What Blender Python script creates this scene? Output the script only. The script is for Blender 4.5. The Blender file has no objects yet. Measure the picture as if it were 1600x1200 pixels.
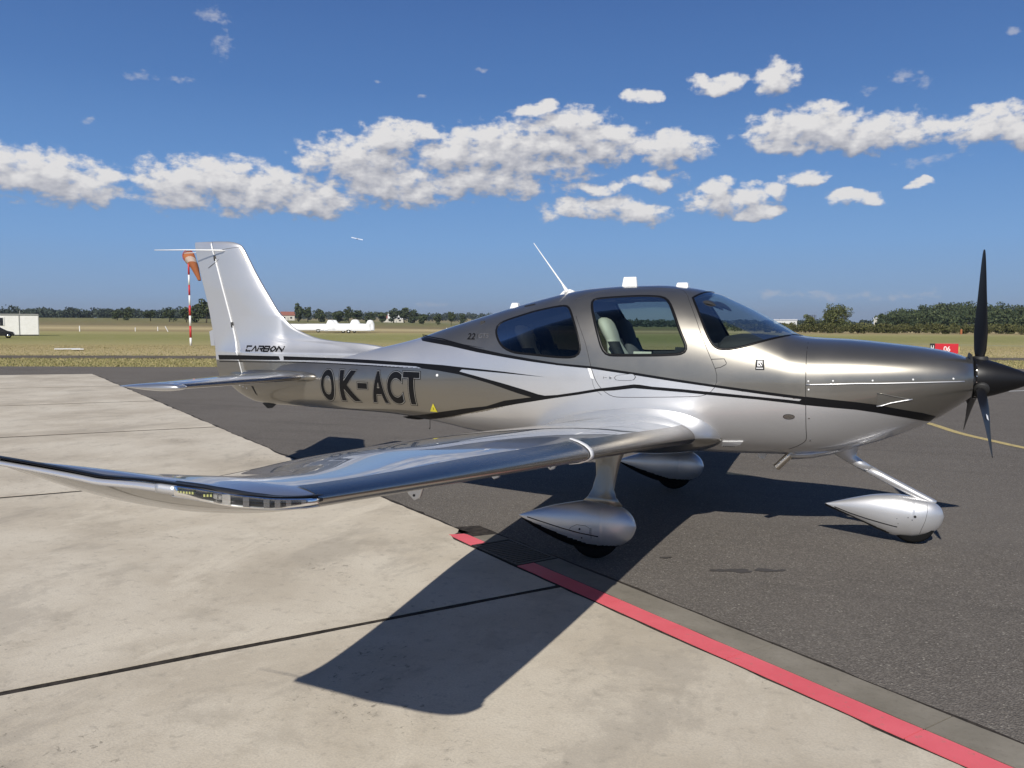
import bpy, bmesh, math, random
import numpy as np
from mathutils import Vector, Matrix

random.seed(7)
RNG = np.random.default_rng(7)
C = bpy.context.scene.collection
sc = bpy.context.scene

# ================================================================ camera, sky, sun, exposure
CAM = Vector((0.858354, 7.339108, 1.749534))
fwd = Vector((0.386441, -0.919508, -0.071896)); rgt = Vector((-0.921816, -0.387618, 0.002643))
upv = rgt.cross(fwd)
cd = bpy.data.cameras.new('camera'); cam = bpy.data.objects.new('camera', cd); C.objects.link(cam)
cd.sensor_width = 36.0; cd.lens = 1295.25/1600*36; cd.clip_start = .05; cd.clip_end = 30000
cam.matrix_world = Matrix(((rgt.x, upv.x, -fwd.x, CAM.x), (rgt.y, upv.y, -fwd.y, CAM.y), (rgt.z, upv.z, -fwd.z, CAM.z), (0, 0, 0, 1)))
sc.camera = cam
SUN_EL = 0.65875; SUN = Vector((-0.14374, 0.77758, 0.61213)).normalized()
ld = bpy.data.lights.new('sun', 'SUN'); ld.energy = 5.0; ld.angle = math.radians(.53); ld.color = (1.0, .955, .88)
sun = bpy.data.objects.new('sun', ld); C.objects.link(sun)
sun.rotation_euler = (-SUN).to_track_quat('-Z', 'Y').to_euler(); sun.location = (-3, 18, 16)
sc.view_settings.view_transform = 'Standard'; sc.view_settings.look = 'None'
sc.view_settings.exposure = 0.0; sc.view_settings.gamma = 1.0
try: sc.view_settings.use_curve_mapping = False
except Exception: pass

W = bpy.data.worlds.new('World'); sc.world = W; W.use_nodes = True
wn = W.node_tree.nodes; wl = W.node_tree.links; wn.clear()
def nd(tree, t, **kw):
    n = tree.nodes.new(t)
    for k, v in kw.items(): setattr(n, k, v)
    return n
def mth(tree, op, a, b=None, c=None, clamp=False):
    n = tree.nodes.new('ShaderNodeMath'); n.operation = op; n.use_clamp = clamp
    for i, v in enumerate((a, b, c)):
        if v is None: continue
        if isinstance(v, (int, float)): n.inputs[i].default_value = v
        else: tree.links.new(v, n.inputs[i])
    return n.outputs[0]
# cumulus field: (azimuth deg, elevation deg, half width, half height)
CL = [(51.52,8.69,3.68,1.55),(49.14,8.51,2.1,1.21),(55.5,9.0,3.6,1.6),(44.04,8.66,3.41,1.76),(42.11,9.36,2.33,1.38),(38.96,8.53,4.42,1.62),(36.53,8.02,3.7,1.23),(33.16,10.8,4.0,1.7),(31.03,12.29,2.55,1.21),(29.75,12.53,2.56,.89),(27.18,11.37,2.59,1.23),(30.63,9.2,5.2,1.35),(24.58,11.4,4.77,2.05),(20.67,11.82,4.76,2.25),(21.11,14.24,1.73,.56),(18.51,13.42,2.59,1.0),(24.57,9.54,5.21,1.25),(16.35,12.0,3.6,1.5),(12.3,11.5,2.7,1.35),(12.91,9.5,2.2,.6),(17.17,7.84,3.89,.93),(14.58,7.6,2.57,.84),(17.18,9.2,2.3,.45),(8.31,8.27,2.86,1.0),(8.73,9.1,1.23,.61),(6.66,7.4,1.61,.57),(5.29,8.56,.95,.52),(3.36,9.38,1.47,.67),(.47,8.0,1.42,.51),(-3.31,8.58,.91,.26),(9.48,15.37,1.88,.69),(5.59,15.56,1.58,.97),(3.63,12.39,4.25,1.34),(.59,11.97,4.09,1.21),(-2.33,11.35,2.13,.93),(4.78,11.49,2.36,.7),(2.14,13.6,.95,.45),(-6.43,11.5,2.31,1.29),(-8.39,10.93,1.91,1.06),(-11.5,11.2,3.0,1.2),(14.17,14.89,1.35,.47),
      (-30,10,7,1.8),(-55,12,6,1.5),(72,9,7,1.6),(105,10,7,1.6),(150,12,7,1.6),(-110,11,8,1.6),(64,24,3,1.0),(-28,25,3,.9)]
WISP = [(46.53,14.92,1.2,.4),(44.25,15.02,1.3,.35),(49.31,11.94,.9,.3),(-2.21,14.82,1.2,.5),(-3.13,14.54,.5,.6),(.3,14.25,.7,.45),(31.85,15.69,.42,.14),(29.1,14.93,.6,.18),(24.79,16.66,.6,.2),(42.27,18.72,1.6,.6),(41.54,17.18,.8,1.1),(1.8,1.88,5.0,.36),(-1.94,1.68,2.4,.26),(5.73,1.92,1.4,.4),(28.52,1.37,1.6,.3),(-3.43,10.0,2.3,.35),(-7.68,16.5,.7,.4),(-4.0,1.9,1.2,.3),(-12,2.0,4,.4),(62,4,5,.4)]
def cloud_group(name, ells, lo, wn_scale, det=10, amp=2.75):
    g = bpy.data.node_groups.new(name, 'ShaderNodeTree')
    g.interface.new_socket('P', in_out='INPUT', socket_type='NodeSocketVector')
    g.interface.new_socket('D', in_out='OUTPUT', socket_type='NodeSocketFloat')
    gi = g.nodes.new('NodeGroupInput'); go = g.nodes.new('NodeGroupOutput')
    # slight warp of the coordinates
    nz = nd(g, 'ShaderNodeTexNoise', noise_dimensions='2D'); nz.inputs['Scale'].default_value = .28*wn_scale; nz.inputs['Detail'].default_value = 4
    g.links.new(gi.outputs[0], nz.inputs['Vector'])
    s0 = nd(g, 'ShaderNodeVectorMath', operation='SUBTRACT'); g.links.new(nz.outputs['Color'], s0.inputs[0]); s0.inputs[1].default_value = (.5, .5, .5)
    s1 = nd(g, 'ShaderNodeVectorMath', operation='MULTIPLY'); g.links.new(s0.outputs[0], s1.inputs[0]); s1.inputs[1].default_value = (2.6/wn_scale, 1.5/wn_scale, 0)
    s2 = nd(g, 'ShaderNodeVectorMath', operation='ADD'); g.links.new(gi.outputs[0], s2.inputs[0]); g.links.new(s1.outputs[0], s2.inputs[1])
    acc = None
    for a, e, ra, re in ells:
        m = nd(g, 'ShaderNodeVectorMath', operation='MULTIPLY_ADD'); g.links.new(s2.outputs[0], m.inputs[0])
        m.inputs[1].default_value = (1/ra, 1/re, 0); m.inputs[2].default_value = (-a/ra, -e/re, 0)
        d = nd(g, 'ShaderNodeVectorMath', operation='DOT_PRODUCT'); g.links.new(m.outputs[0], d.inputs[0]); g.links.new(m.outputs[0], d.inputs[1])
        v = mth(g, 'SUBTRACT', 1.0, d.outputs['Value'])
        acc = v if acc is None else mth(g, 'SMOOTH_MAX', acc, v, .12)
    n1 = nd(g, 'ShaderNodeTexNoise', noise_dimensions='2D'); n1.inputs['Scale'].default_value = .95*wn_scale; n1.inputs['Detail'].default_value = det; n1.inputs['Roughness'].default_value = .57
    sq = nd(g, 'ShaderNodeVectorMath', operation='MULTIPLY'); g.links.new(gi.outputs[0], sq.inputs[0]); sq.inputs[1].default_value = (.85, 1.45, 1); g.links.new(sq.outputs[0], n1.inputs['Vector'])
    t = mth(g, 'MULTIPLY', mth(g, 'SUBTRACT', n1.outputs['Fac'], .5), amp)
    acc = mth(g, 'MAXIMUM', acc, -1.5)
    out = mth(g, 'ADD', acc, mth(g, 'SUBTRACT', t, lo))
    g.links.new(out, go.inputs[0])
    return g
nt = W.node_tree
tc = nd(nt, 'ShaderNodeTexCoord'); sp = nd(nt, 'ShaderNodeSeparateXYZ'); wl.new(tc.outputs['Generated'], sp.inputs[0])
azr = mth(nt, 'MULTIPLY', mth(nt, 'ARCTAN2', sp.outputs[0], mth(nt, 'MULTIPLY', sp.outputs[1], -1.0)), 57.29578)
elr = mth(nt, 'MULTIPLY', mth(nt, 'ARCSINE', sp.outputs[2]), 57.29578)
pv = nd(nt, 'ShaderNodeCombineXYZ'); wl.new(azr, pv.inputs[0]); wl.new(elr, pv.inputs[1])
g1 = cloud_group('cumulus_density', CL, -.08, 1.0); g3 = cloud_group('cumulus_mass', CL, -.08, 1.0, 2.0, 1.3); g2 = cloud_group('wisp_density', WISP, .35, 1.6)
def dens(g, off):
    n = nd(nt, 'ShaderNodeGroup'); n.node_tree = g
    a = nd(nt, 'ShaderNodeVectorMath', operation='ADD'); wl.new(pv.outputs[0], a.inputs[0]); a.inputs[1].default_value = off
    wl.new(a.outputs[0], n.inputs[0]); return n.outputs[0]
d0 = dens(g1, (0, 0, 0)); d1 = dens(g1, (.30, .62, 0)); w0 = dens(g2, (0, 0, 0))
al = nd(nt, 'ShaderNodeMapRange', interpolation_type='SMOOTHSTEP'); wl.new(d0, al.inputs['Value']); al.inputs['From Min'].default_value = -.10; al.inputs['From Max'].default_value = .85
s0 = dens(g3, (0, 0, 0)); s2_ = dens(g3, (.15, .95, 0)); s3_ = dens(g3, (.0, 2.1, 0))
lit = mth(nt, 'ADD', .52, mth(nt, 'ADD', mth(nt, 'MULTIPLY', mth(nt, 'SUBTRACT', d0, d1), .26), mth(nt, 'ADD', mth(nt, 'MULTIPLY', mth(nt, 'SUBTRACT', s0, s2_), .22), mth(nt, 'MULTIPLY', mth(nt, 'SUBTRACT', s0, s3_), .08))), clamp=True)
cr = nd(nt, 'ShaderNodeValToRGB'); wl.new(lit, cr.inputs[0])
cr.color_ramp.elements[0].position = .10; cr.color_ramp.elements[0].color = (4.6, 4.9, 5.9, 1)
cr.color_ramp.elements[1].position = .92; cr.color_ramp.elements[1].color = (13.4, 13.1, 12.9, 1)
e = cr.color_ramp.elements.new(.5); e.color = (8.6, 8.6, 9.2, 1)
sky = nd(nt, 'ShaderNodeTexSky', sky_type='NISHITA'); sky.sun_disc = False; sky.sun_elevation = SUN_EL; sky.sun_rotation = math.radians(-10.5)
sky.air_density = 1.0; sky.dust_density = .3; sky.ozone_density = 1.5; sky.altitude = 200
er = mth(nt, 'DIVIDE', elr, 90.0, clamp=True)
def wramp(fac, stops):
    r_ = nd(nt, 'ShaderNodeValToRGB'); wl.new(fac, r_.inputs[0]); c0 = r_.color_ramp
    c0.elements[0].position = stops[0][0]; c0.elements[0].color = (*stops[0][1], 1); c0.elements[1].position = stops[-1][0]; c0.elements[1].color = (*stops[-1][1], 1)
    for p_, c_ in stops[1:-1]: e_ = c0.elements.new(p_); e_.color = (*c_, 1)
    return r_.outputs[0]
SK = 1/.06
air = wramp(er, [(0, tuple(v*SK for v in (.27, .37, .53))), (.02, tuple(v*SK for v in (.235, .39, .63))), (.06, tuple(v*SK for v in (.185, .375, .70))), (.11, tuple(v*SK for v in (.125, .29, .62))), (.17, tuple(v*SK for v in (.078, .20, .49))), (.27, tuple(v*SK for v in (.042, .115, .345))), (.5, tuple(v*SK for v in (.024, .060, .175))), (1, tuple(v*SK for v in (.014, .036, .11)))])
hs = nd(nt, 'ShaderNodeMixRGB'); hs.inputs[0].default_value = .93; wl.new(sky.outputs[0], hs.inputs[1]); wl.new(air, hs.inputs[2])
mx = nd(nt, 'ShaderNodeMixRGB'); wl.new(mth(nt, 'MULTIPLY', al.outputs[0], .97), mx.inputs[0]); 
wa = nd(nt, 'ShaderNodeMapRange', interpolation_type='SMOOTHSTEP'); wl.new(w0, wa.inputs['Value']); wa.inputs['From Max'].default_value = 1.3
mw = nd(nt, 'ShaderNodeMixRGB'); wl.new(mth(nt, 'MULTIPLY', wa.outputs[0], .55), mw.inputs[0]); wl.new(hs.outputs[0], mw.inputs[1]); mw.inputs[2].default_value = (9.5, 9.6, 10.6, 1)
wl.new(mw.outputs[0], mx.inputs[1]); wl.new(cr.outputs[0], mx.inputs[2])
bg = nd(nt, 'ShaderNodeBackground'); bg.inputs['Strength'].default_value = .06; wl.new(mx.outputs[0], bg.inputs['Color'])
wo = nd(nt, 'ShaderNodeOutputWorld'); wl.new(bg.outputs[0], wo.inputs['Surface'])
W.cycles.sampling_method = 'MANUAL'; W.cycles.sample_map_resolution = 512

# ================================================================ materials
def mat(name, base=(.5, .5, .5), rough=.5, metal=0.0, coat=0.0, coat_rough=.03, spec=.5, emis=None):
    m = bpy.data.materials.new(name); m.use_nodes = True
    b = m.node_tree.nodes['Principled BSDF']
    b.inputs['Base Color'].default_value = (*base, 1); b.inputs['Roughness'].default_value = rough; b.inputs['Metallic'].default_value = metal
    b.inputs['Coat Weight'].default_value = coat; b.inputs['Coat Roughness'].default_value = coat_rough
    b.inputs['Specular IOR Level'].default_value = spec
    return m
def T(m): return m.node_tree
def B(m): return m.node_tree.nodes['Principled BSDF']
def noise(t, scale, detail=4, rough=.5, vec=None, dim='3D', dist=0):
    n = nd(t, 'ShaderNodeTexNoise', noise_dimensions=dim); n.inputs['Scale'].default_value = scale; n.inputs['Detail'].default_value = detail
    n.inputs['Roughness'].default_value = rough; n.inputs['Distortion'].default_value = dist
    if vec is not None: t.links.new(vec, n.inputs['Vector'])
    return n.outputs['Fac']
def objco(t, scale=(1, 1, 1), rot=0, loc=(0, 0, 0)):
    # world position: everything that uses it sits still in the world
    g = nd(t, 'ShaderNodeNewGeometry'); mp = nd(t, 'ShaderNodeMapping'); t.links.new(g.outputs['Position'], mp.inputs[0])
    mp.inputs['Scale'].default_value = scale; mp.inputs['Rotation'].default_value = (0, 0, rot); mp.inputs['Location'].default_value = loc
    return mp.outputs[0]
def ramp(t, fac, stops, interp='LINEAR'):
    r = nd(t, 'ShaderNodeValToRGB'); t.links.new(fac, r.inputs[0]); cr = r.color_ramp; cr.interpolation = interp
    cr.elements[0].position = stops[0][0]; cr.elements[0].color = (*stops[0][1], 1)
    cr.elements[1].position = stops[-1][0]; cr.elements[1].color = (*stops[-1][1], 1)
    for p_, c_ in stops[1:-1]:
        e_ = cr.elements.new(p_); e_.color = (*c_, 1)
    return r.outputs[0]
def mixc(t, fac, a, b, mode='MIX'):
    n = nd(t, 'ShaderNodeMixRGB', blend_type=mode)
    for i, v in enumerate((fac, a, b)):
        if isinstance(v, (int, float)): n.inputs[i].default_value = v
        elif isinstance(v, tuple): n.inputs[i].default_value = (*v, 1)
        else: t.links.new(v, n.inputs[i])
    return n.outputs[0]
def mrange(t, v, a, b, c=0, d=1, smooth=True):
    n = nd(t, 'ShaderNodeMapRange'); n.interpolation_type = 'SMOOTHSTEP' if smooth else 'LINEAR'
    t.links.new(v, n.inputs['Value'])
    for k, x in zip(('From Min', 'From Max', 'To Min', 'To Max'), (a, b, c, d)): n.inputs[k].default_value = x
    return n.outputs[0]
def bump(t, m, h, strength=.3, dist=.01):
    n = nd(t, 'ShaderNodeBump'); n.inputs['Strength'].default_value = strength; n.inputs['Distance'].default_value = dist
    t.links.new(h, n.inputs['Height']); t.links.new(n.outputs[0], B(m).inputs['Normal'])

def flake(m, base, amt=.05, dirt=.06):
    """metallic lacquer: fine flake in the colour, faint dust in the gloss"""
    t = T(m); p = objco(t)
    f = noise(t, 420, 2, .6, p); d = noise(t, 3.0, 5, .6, p)
    c1 = tuple(x*(1-amt) for x in base); c2 = tuple(min(1, x*(1+amt)) for x in base)
    c = ramp(t, f, [(.35, c1), (.65, c2)])
    c = mixc(t, mth(t, 'MULTIPLY', mrange(t, d, .45, .75), dirt), c, (.30, .28, .25))
    t.links.new(c, B(m).inputs['Base Color'])
    r0 = B(m).inputs['Roughness'].default_value
    t.links.new(mrange(t, d, .3, .8, r0*.92, r0*1.12), B(m).inputs['Roughness'])
M = {}
M['silver'] = mat('silver_metallic_paint', (.62, .62, .627), .41, .72, 1.0, .035); flake(M['silver'], (.62, .62, .627))
M['wing_silver'] = mat('glossy_silver_paint', (.50, .51, .53), .30, .80, 1.0, .012); flake(M['wing_silver'], (.50, .51, .53), .04, .03)
B(M['wing_silver']).inputs['Coat IOR'].default_value = 1.75
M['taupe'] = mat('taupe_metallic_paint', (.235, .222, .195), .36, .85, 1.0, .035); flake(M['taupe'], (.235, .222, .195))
M['black_paint'] = mat('black_stripe_paint', (.007, .007, .008), .34, 0, 0, .08, .16)
M['black_matt'] = mat('matt_black_composite', (.006, .006, .007), .42, 0, 0, .2, .35)
M['white'] = mat('white_gloss_plastic', (.80, .80, .79), .32)
M['letter_line'] = mat('letter_outline_silver', (.42, .41, .38), .35, .6, .8)
M['yellow'] = mat('yellow_decal', (.75, .66, .04), .4)
M['dark'] = mat('dark_seam', (.02, .02, .02), .6)
M['rubber'] = mat('tyre_rubber', (.010, .010, .010), .9, spec=.1)
M['titanium'] = mat('brushed_titanium', (.33, .31, .29), .26, 1.0)
M['steel'] = mat('polished_steel', (.62, .60, .57), .2, 1.0)
M['pipe'] = mat('heat_tinted_pipe', (.55, .50, .42), .33, 1.0)
M['cream'] = mat('cream_leather', (.62, .60, .50), .55)
M['trim'] = mat('dark_cabin_trim', (.022, .022, .024), .8)
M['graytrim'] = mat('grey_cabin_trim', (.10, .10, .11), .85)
M['led'] = mat('led_yellow', (.46, .46, .16), .4)
M['strip'] = mat('polished_strip', (.72, .72, .74), .22, .7)
M['chrome'] = mat('chrome_reflector', (.85, .85, .86), .12, 1.0)
def glass(name, tint, refl=1.0):
    m = bpy.data.materials.new(name); m.use_nodes = True; t = m.node_tree; t.nodes.clear()
    tr = nd(t, 'ShaderNodeBsdfTransparent'); tr.inputs[0].default_value = (*tint, 1)
    gl = nd(t, 'ShaderNodeBsdfGlossy'); gl.inputs['Roughness'].default_value = .012; gl.inputs[0].default_value = (1, 1, 1, 1)
    fr = nd(t, 'ShaderNodeFresnel'); fr.inputs[0].default_value = 1.52
    f2 = mth(t, 'MULTIPLY', fr.outputs[0], refl, clamp=True)
    mx_ = nd(t, 'ShaderNodeMixShader'); t.links.new(f2, mx_.inputs[0]); t.links.new(tr.outputs[0], mx_.inputs[1]); t.links.new(gl.outputs[0], mx_.inputs[2])
    o = nd(t, 'ShaderNodeOutputMaterial'); t.links.new(mx_.outputs[0], o.inputs[0]); return m
M['glass'] = glass('cabin_glass', (.66, .74, .72), .55); M['glass_dark'] = glass('tinted_cabin_glass', (.15, .16, .16), .5); M['glass_ws'] = glass('windshield_glass', (.78, .86, .84), .6)
M['lens'] = glass('clear_lens', (.93, .94, .94))

# ================================================================ object helpers
def link(o, parent=None):
    C.objects.link(o)
    if parent is not None:
        o.parent = parent
        if parent.get('_root'): o.matrix_parent_inverse = Matrix.Translation(-parent.location)
    return o
def root(name, label, cat, loc=(0, 0, 0), group=None):
    o = bpy.data.objects.new(name, None); o.location = loc; o.empty_display_size = .3
    o['label'] = label; o['category'] = cat; o['_root'] = 1
    if group: o['group'] = group
    C.objects.link(o); return o
def tag(o, label=None, cat=None, group=None, kind=None):
    for k, v in (('label', label), ('category', cat), ('group', group), ('kind', kind)):
        if v: o[k] = v
    return o
def mesh(name, V, F, m, parent=None, smooth=True, mi=None):
    me = bpy.data.meshes.new(name)
    V = np.asarray(V, float)
    if isinstance(F, np.ndarray):
        me.vertices.add(len(V)); me.vertices.foreach_set('co', V.ravel())
        n, k = F.shape
        me.loops.add(n*k); me.loops.foreach_set('vertex_index', F.astype(np.int32).ravel())
        me.polygons.add(n); me.polygons.foreach_set('loop_start', np.arange(0, n*k, k, dtype=np.int32))
        me.update(calc_edges=True)
    else:
        me.from_pydata([tuple(v) for v in V], [], [tuple(f) for f in F]); me.update()
    for q in (m if isinstance(m, (list, tuple)) else [m]): me.materials.append(q)
    if mi is not None: me.polygons.foreach_set('material_index', np.asarray(mi, np.int32))
    me.polygons.foreach_set('use_smooth', [smooth]*len(me.polygons))
    me.validate()
    o = bpy.data.objects.new(name, me); return link(o, parent)
class MB:
    def __init__(s): s.V = []; s.F = []
    def add(s, V, F):
        b = len(s.V); s.V += [tuple(v) for v in V]; s.F += [tuple(i+b for i in f) for f in F]
    def box(s, c, d, R=None, taper=1.0):
        x, y, z = (k/2 for k in d); v = []
        for sz in (-1, 1):
            tt = taper if sz > 0 else 1
            for sx, sy in ((-1, -1), (1, -1), (1, 1), (-1, 1)): v.append(Vector((sx*x*tt, sy*y*tt, sz*z)))
        if R is not None: v = [R @ q for q in v]
        v = [q+Vector(c) for q in v]
        s.add(v, [(0, 3, 2, 1), (4, 5, 6, 7), (0, 1, 5, 4), (1, 2, 6, 5), (2, 3, 7, 6), (3, 0, 4, 7)]); return s
    def tube(s, pts, rad, n=10, cap=True):
        pts = [Vector(p) for p in pts]; rad = rad if isinstance(rad, (list, tuple)) else [rad]*len(pts)
        b = len(s.V); rings = []
        for i, p in enumerate(pts):
            d = (pts[min(i+1, len(pts)-1)]-pts[max(i-1, 0)]).normalized()
            a = d.orthogonal().normalized() if i == 0 else (a-d*a.dot(d)).normalized()
            c_ = d.cross(a)
            s.V += [tuple(p+(a*math.cos(2*math.pi*k/n)+c_*math.sin(2*math.pi*k/n))*rad[i]) for k in range(n)]
        for i in range(len(pts)-1):
            for k in range(n):
                s.F.append((b+i*n+k, b+i*n+(k+1) % n, b+(i+1)*n+(k+1) % n, b+(i+1)*n+k))
        if cap:
            s.F.append(tuple(b+k for k in range(n))[::-1]); s.F.append(tuple(b+(len(pts)-1)*n+k for k in range(n)))
        return s
    def loft(s, secs, closed=True, cap=True):
        b = len(s.V); n = len(secs[0])
        for q in secs: s.V += [tuple(v) for v in q]
        for i in range(len(secs)-1):
            for k in range(n if closed else n-1):
                s.F.append((b+i*n+k, b+i*n+(k+1) % n, b+(i+1)*n+(k+1) % n, b+(i+1)*n+k))
        if cap and closed:
            s.F.append(tuple(b+k for k in range(n))[::-1]); s.F.append(tuple(b+(len(secs)-1)*n+k for k in range(n)))
        return s
    def build(s, name, m, parent=None, smooth=False):
        return mesh(name, s.V, s.F, m, parent, smooth)
def bevel(o, w=.01, seg=2):
    md = o.modifiers.new('bevel', 'BEVEL'); md.width = w; md.segments = seg; md.limit_method = 'ANGLE'; return o
def polyin(px, pz, poly):
    poly = np.asarray(poly); inside = np.zeros(px.shape, bool); n = len(poly); j = n-1
    for i in range(n):
        xi, zi = poly[i]; xj, zj = poly[j]
        c_ = ((zi > pz) != (zj > pz)) & (px < (xj-xi)*(pz-zi)/(zj-zi+1e-12)+xi)
        inside ^= c_; j = i
    return inside

# ---------------------------------------------------------------- shape of the fuselage and fin
def pchip(xs, ys):
    xs = np.array(xs, float); ys = np.array(ys, float)
    h = np.diff(xs); d = np.diff(ys)/h
    m = np.zeros(len(xs)); m[0] = d[0]; m[-1] = d[-1]
    for i in range(1, len(xs)-1):
        if d[i-1]*d[i] > 0:
            w1 = 2*h[i]+h[i-1]; w2 = h[i]+2*h[i-1]
            m[i] = (w1+w2)/(w1/d[i-1]+w2/d[i])
    def f(x):
        x = np.clip(np.asarray(x, float), xs[0], xs[-1])
        i = np.clip(np.searchsorted(xs, x)-1, 0, len(h)-1)
        t = (x-xs[i])/h[i]
        return ((2*t**3-3*t**2+1)*ys[i]+(t**3-2*t**2+t)*h[i]*m[i]
                + (-2*t**3+3*t**2)*ys[i+1]+(t**3-t**2)*h[i]*m[i+1])
    return f
ZT = pchip([.07,.14,.20,.32,.60,.93,1.25,1.33,1.45,1.60,1.86,2.02,2.27,2.53,2.79,3.12,3.37,3.55,3.95,4.28,4.63,5.0,5.5,6.0,6.5,7.0,7.42],
           [1.49,1.52,1.54,1.566,1.602,1.635,1.652,1.668,1.735,1.822,1.956,2.023,2.076,2.097,2.095,2.077,2.039,2.0,1.90,1.809,1.708,1.595,1.49,1.42,1.38,1.35,1.32])
ZB = pchip([.07,.174,.305,.44,.575,.81,1.05,1.3,1.6,2.0,3.0,3.6,4.33,4.6,4.97,5.35,5.73,6.13,6.72,6.98,7.2,7.33,7.42],
           [1.18,1.10,1.005,.93,.865,.775,.71,.675,.665,.655,.65,.66,.715,.758,.81,.838,.848,.856,.868,.889,.96,1.04,1.13])
WD = pchip([.07,.12,.2,.45,.8,1.25,1.6,2.0,2.5,3.0,3.5,4.0,4.5,5.0,5.5,6.0,6.5,7.0,7.3,7.42],
           [.27,.33,.375,.455,.52,.575,.605,.625,.632,.62,.575,.50,.42,.345,.28,.225,.175,.115,.055,.02])
ZM = pchip([.07,.45,1.25,2.0,3.0,4.0,5.0,6.0,7.0,7.42],
           [1.335,1.32,1.27,1.24,1.23,1.22,1.19,1.15,1.12,1.2])
NT = pchip([.07,.5,1.25,1.9,2.6,3.6,4.6,6.0,7.42],[2.3,2.5,2.5,2.25,2.35,2.2,2.0,2.0,2.0])
NB = pchip([.07,.5,1.25,2.0,3.6,4.6,6.0,7.42],[2.1,2.2,2.5,2.6,2.4,2.1,2.0,2.0])
def yfus(x, z):
    x = np.asarray(x, float); z = np.asarray(z, float)
    zt, zb, w, zm = ZT(x), ZB(x), WD(x), ZM(x)
    up = z > zm
    u = np.where(up, (z-zm)/(zt-zm), (zm-z)/(zm-zb))
    n = np.where(up, NT(x), NB(x))
    return w*np.maximum(0, 1-np.clip(u, 0, 1)**n)**(1/n)
FLE = pchip([1.10,1.40,1.50,1.545,1.560,1.592,1.64,1.706,1.844,2.067,2.313,2.454,2.575,2.612,2.640,2.655,2.664],
            [4.95,5.05,5.30,5.62,5.88,6.157,6.33,6.486,6.652,6.819,6.987,7.071,7.147,7.185,7.26,7.35,7.55])
FTE = pchip([.93,.96,1.04,1.13,1.16,1.572,1.969,2.366,2.655,2.664],
            [7.1,7.20,7.332,7.42,7.525,7.59,7.671,7.779,7.836,7.82])
FHG = pchip([.93,1.152,2.536,2.664],[7.05,7.122,7.545,7.585])
def yfin(x, z):
    x = np.asarray(x, float); z = np.asarray(z, float)
    le, te = FLE(z), FTE(z)
    ch = te-le; d = np.clip(x-le, 0, None)
    c = np.clip((x-np.maximum(le, te-1.0))/np.minimum(ch, 1.0), 0, 1)
    na = 5*.11*np.minimum(ch, .85)*(.2969*np.sqrt(c)-.126*c-.3516*c**2+.2843*c**3-.1015*c**4)
    # long dorsal fillet keeps a thin rounded ridge ahead of the fin proper
    rd = .016*np.clip(d/.05, 0, 1)**.5*np.clip((te-x)/.5, 0, 1)
    fil = .10*np.exp(-np.clip(z-1.44, 0, None)/.075)*np.clip(d/.5, 0, 1)*np.clip((te-x)/.9, 0, 1)
    t = np.maximum(na, rd)+fil
    cap = np.sqrt(np.clip(1-((np.clip(z, 2.58, 2.664)-2.58)/.0845)**2, 0.0, 1))
    return np.where((x < le) | (x > te), 0, t*cap+.0025)
def ysurf(x, z):
    return np.maximum(yfus(x, z), yfin(x, z))
# ----------------------------------------------------------------
# outlines on the flanks, (x, z) in metres on the starboard side
REAR_WINDOW = [(3.9444, 1.6907),(3.9486, 1.7342),(3.925, 1.7592),(3.8861, 1.778),(3.7906, 1.8091),(3.6813, 1.8397),(3.588, 1.8664),(3.4793, 1.8877),(3.3859, 1.9052),(3.2922, 1.9164),(3.2564, 1.9136),(3.2328, 1.8975),(3.1953, 1.8491),(3.1566, 1.778),(3.1213, 1.7078),(3.0932, 1.6383),(3.0698, 1.5692),(3.062, 1.5347),(3.0741, 1.4941),(3.1041, 1.4739),(3.1541, 1.4659),(3.2631, 1.467),(3.3683, 1.473),(3.462, 1.4804),(3.5712, 1.4877),(3.6691, 1.494),(3.7343, 1.5046),(3.7868, 1.5217),(3.8342, 1.5451),(3.8787, 1.587),(3.9156, 1.6355)]
DOOR_WINDOW = [(3.0289, 1.9492),(3.0206, 1.9654),(2.9957, 1.9747),(2.9064, 1.9817),(2.7712, 1.9895),(2.6382, 1.9947),(2.5319, 1.9935),(2.4335, 1.9872),(2.3925, 1.9763),(2.3621, 1.9563),(2.3319, 1.9172),(2.2803, 1.8216),(2.2295, 1.7095),(2.1921, 1.6358),(2.166, 1.5808),(2.1603, 1.5503),(2.1712, 1.5281),(2.2021, 1.513),(2.2633, 1.5071),(2.3872, 1.5002),(2.5646, 1.496),(2.6944, 1.4938),(2.8001, 1.4931),(2.834, 1.5027),(2.8585, 1.5278),(2.8819, 1.572),(2.9085, 1.642),(2.9443, 1.7318),(2.9806, 1.8226),(3.01, 1.8887)]
WINDSHIELD = [(2.1676, 1.9754),(2.1808, 2.005),(2.1764, 2.0231),(2.1528, 2.0335),(2.1212, 2.0506),(1.991, 2.0358),(1.7978, 1.9556),(1.6077, 1.8514),(1.421, 1.7427),(1.3139, 1.6707),(1.359, 1.6721),(1.4164, 1.6637),(1.5103, 1.6402),(1.6082, 1.6124),(1.6969, 1.5832),(1.776, 1.5609),(1.8335, 1.5507),(1.8802, 1.5477),(1.9159, 1.5533),(1.9382, 1.5688),(1.9575, 1.5891),(1.9735, 1.6132),(1.9973, 1.6556),(2.0241, 1.7104),(2.0721, 1.8091),(2.1155, 1.891)]
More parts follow.
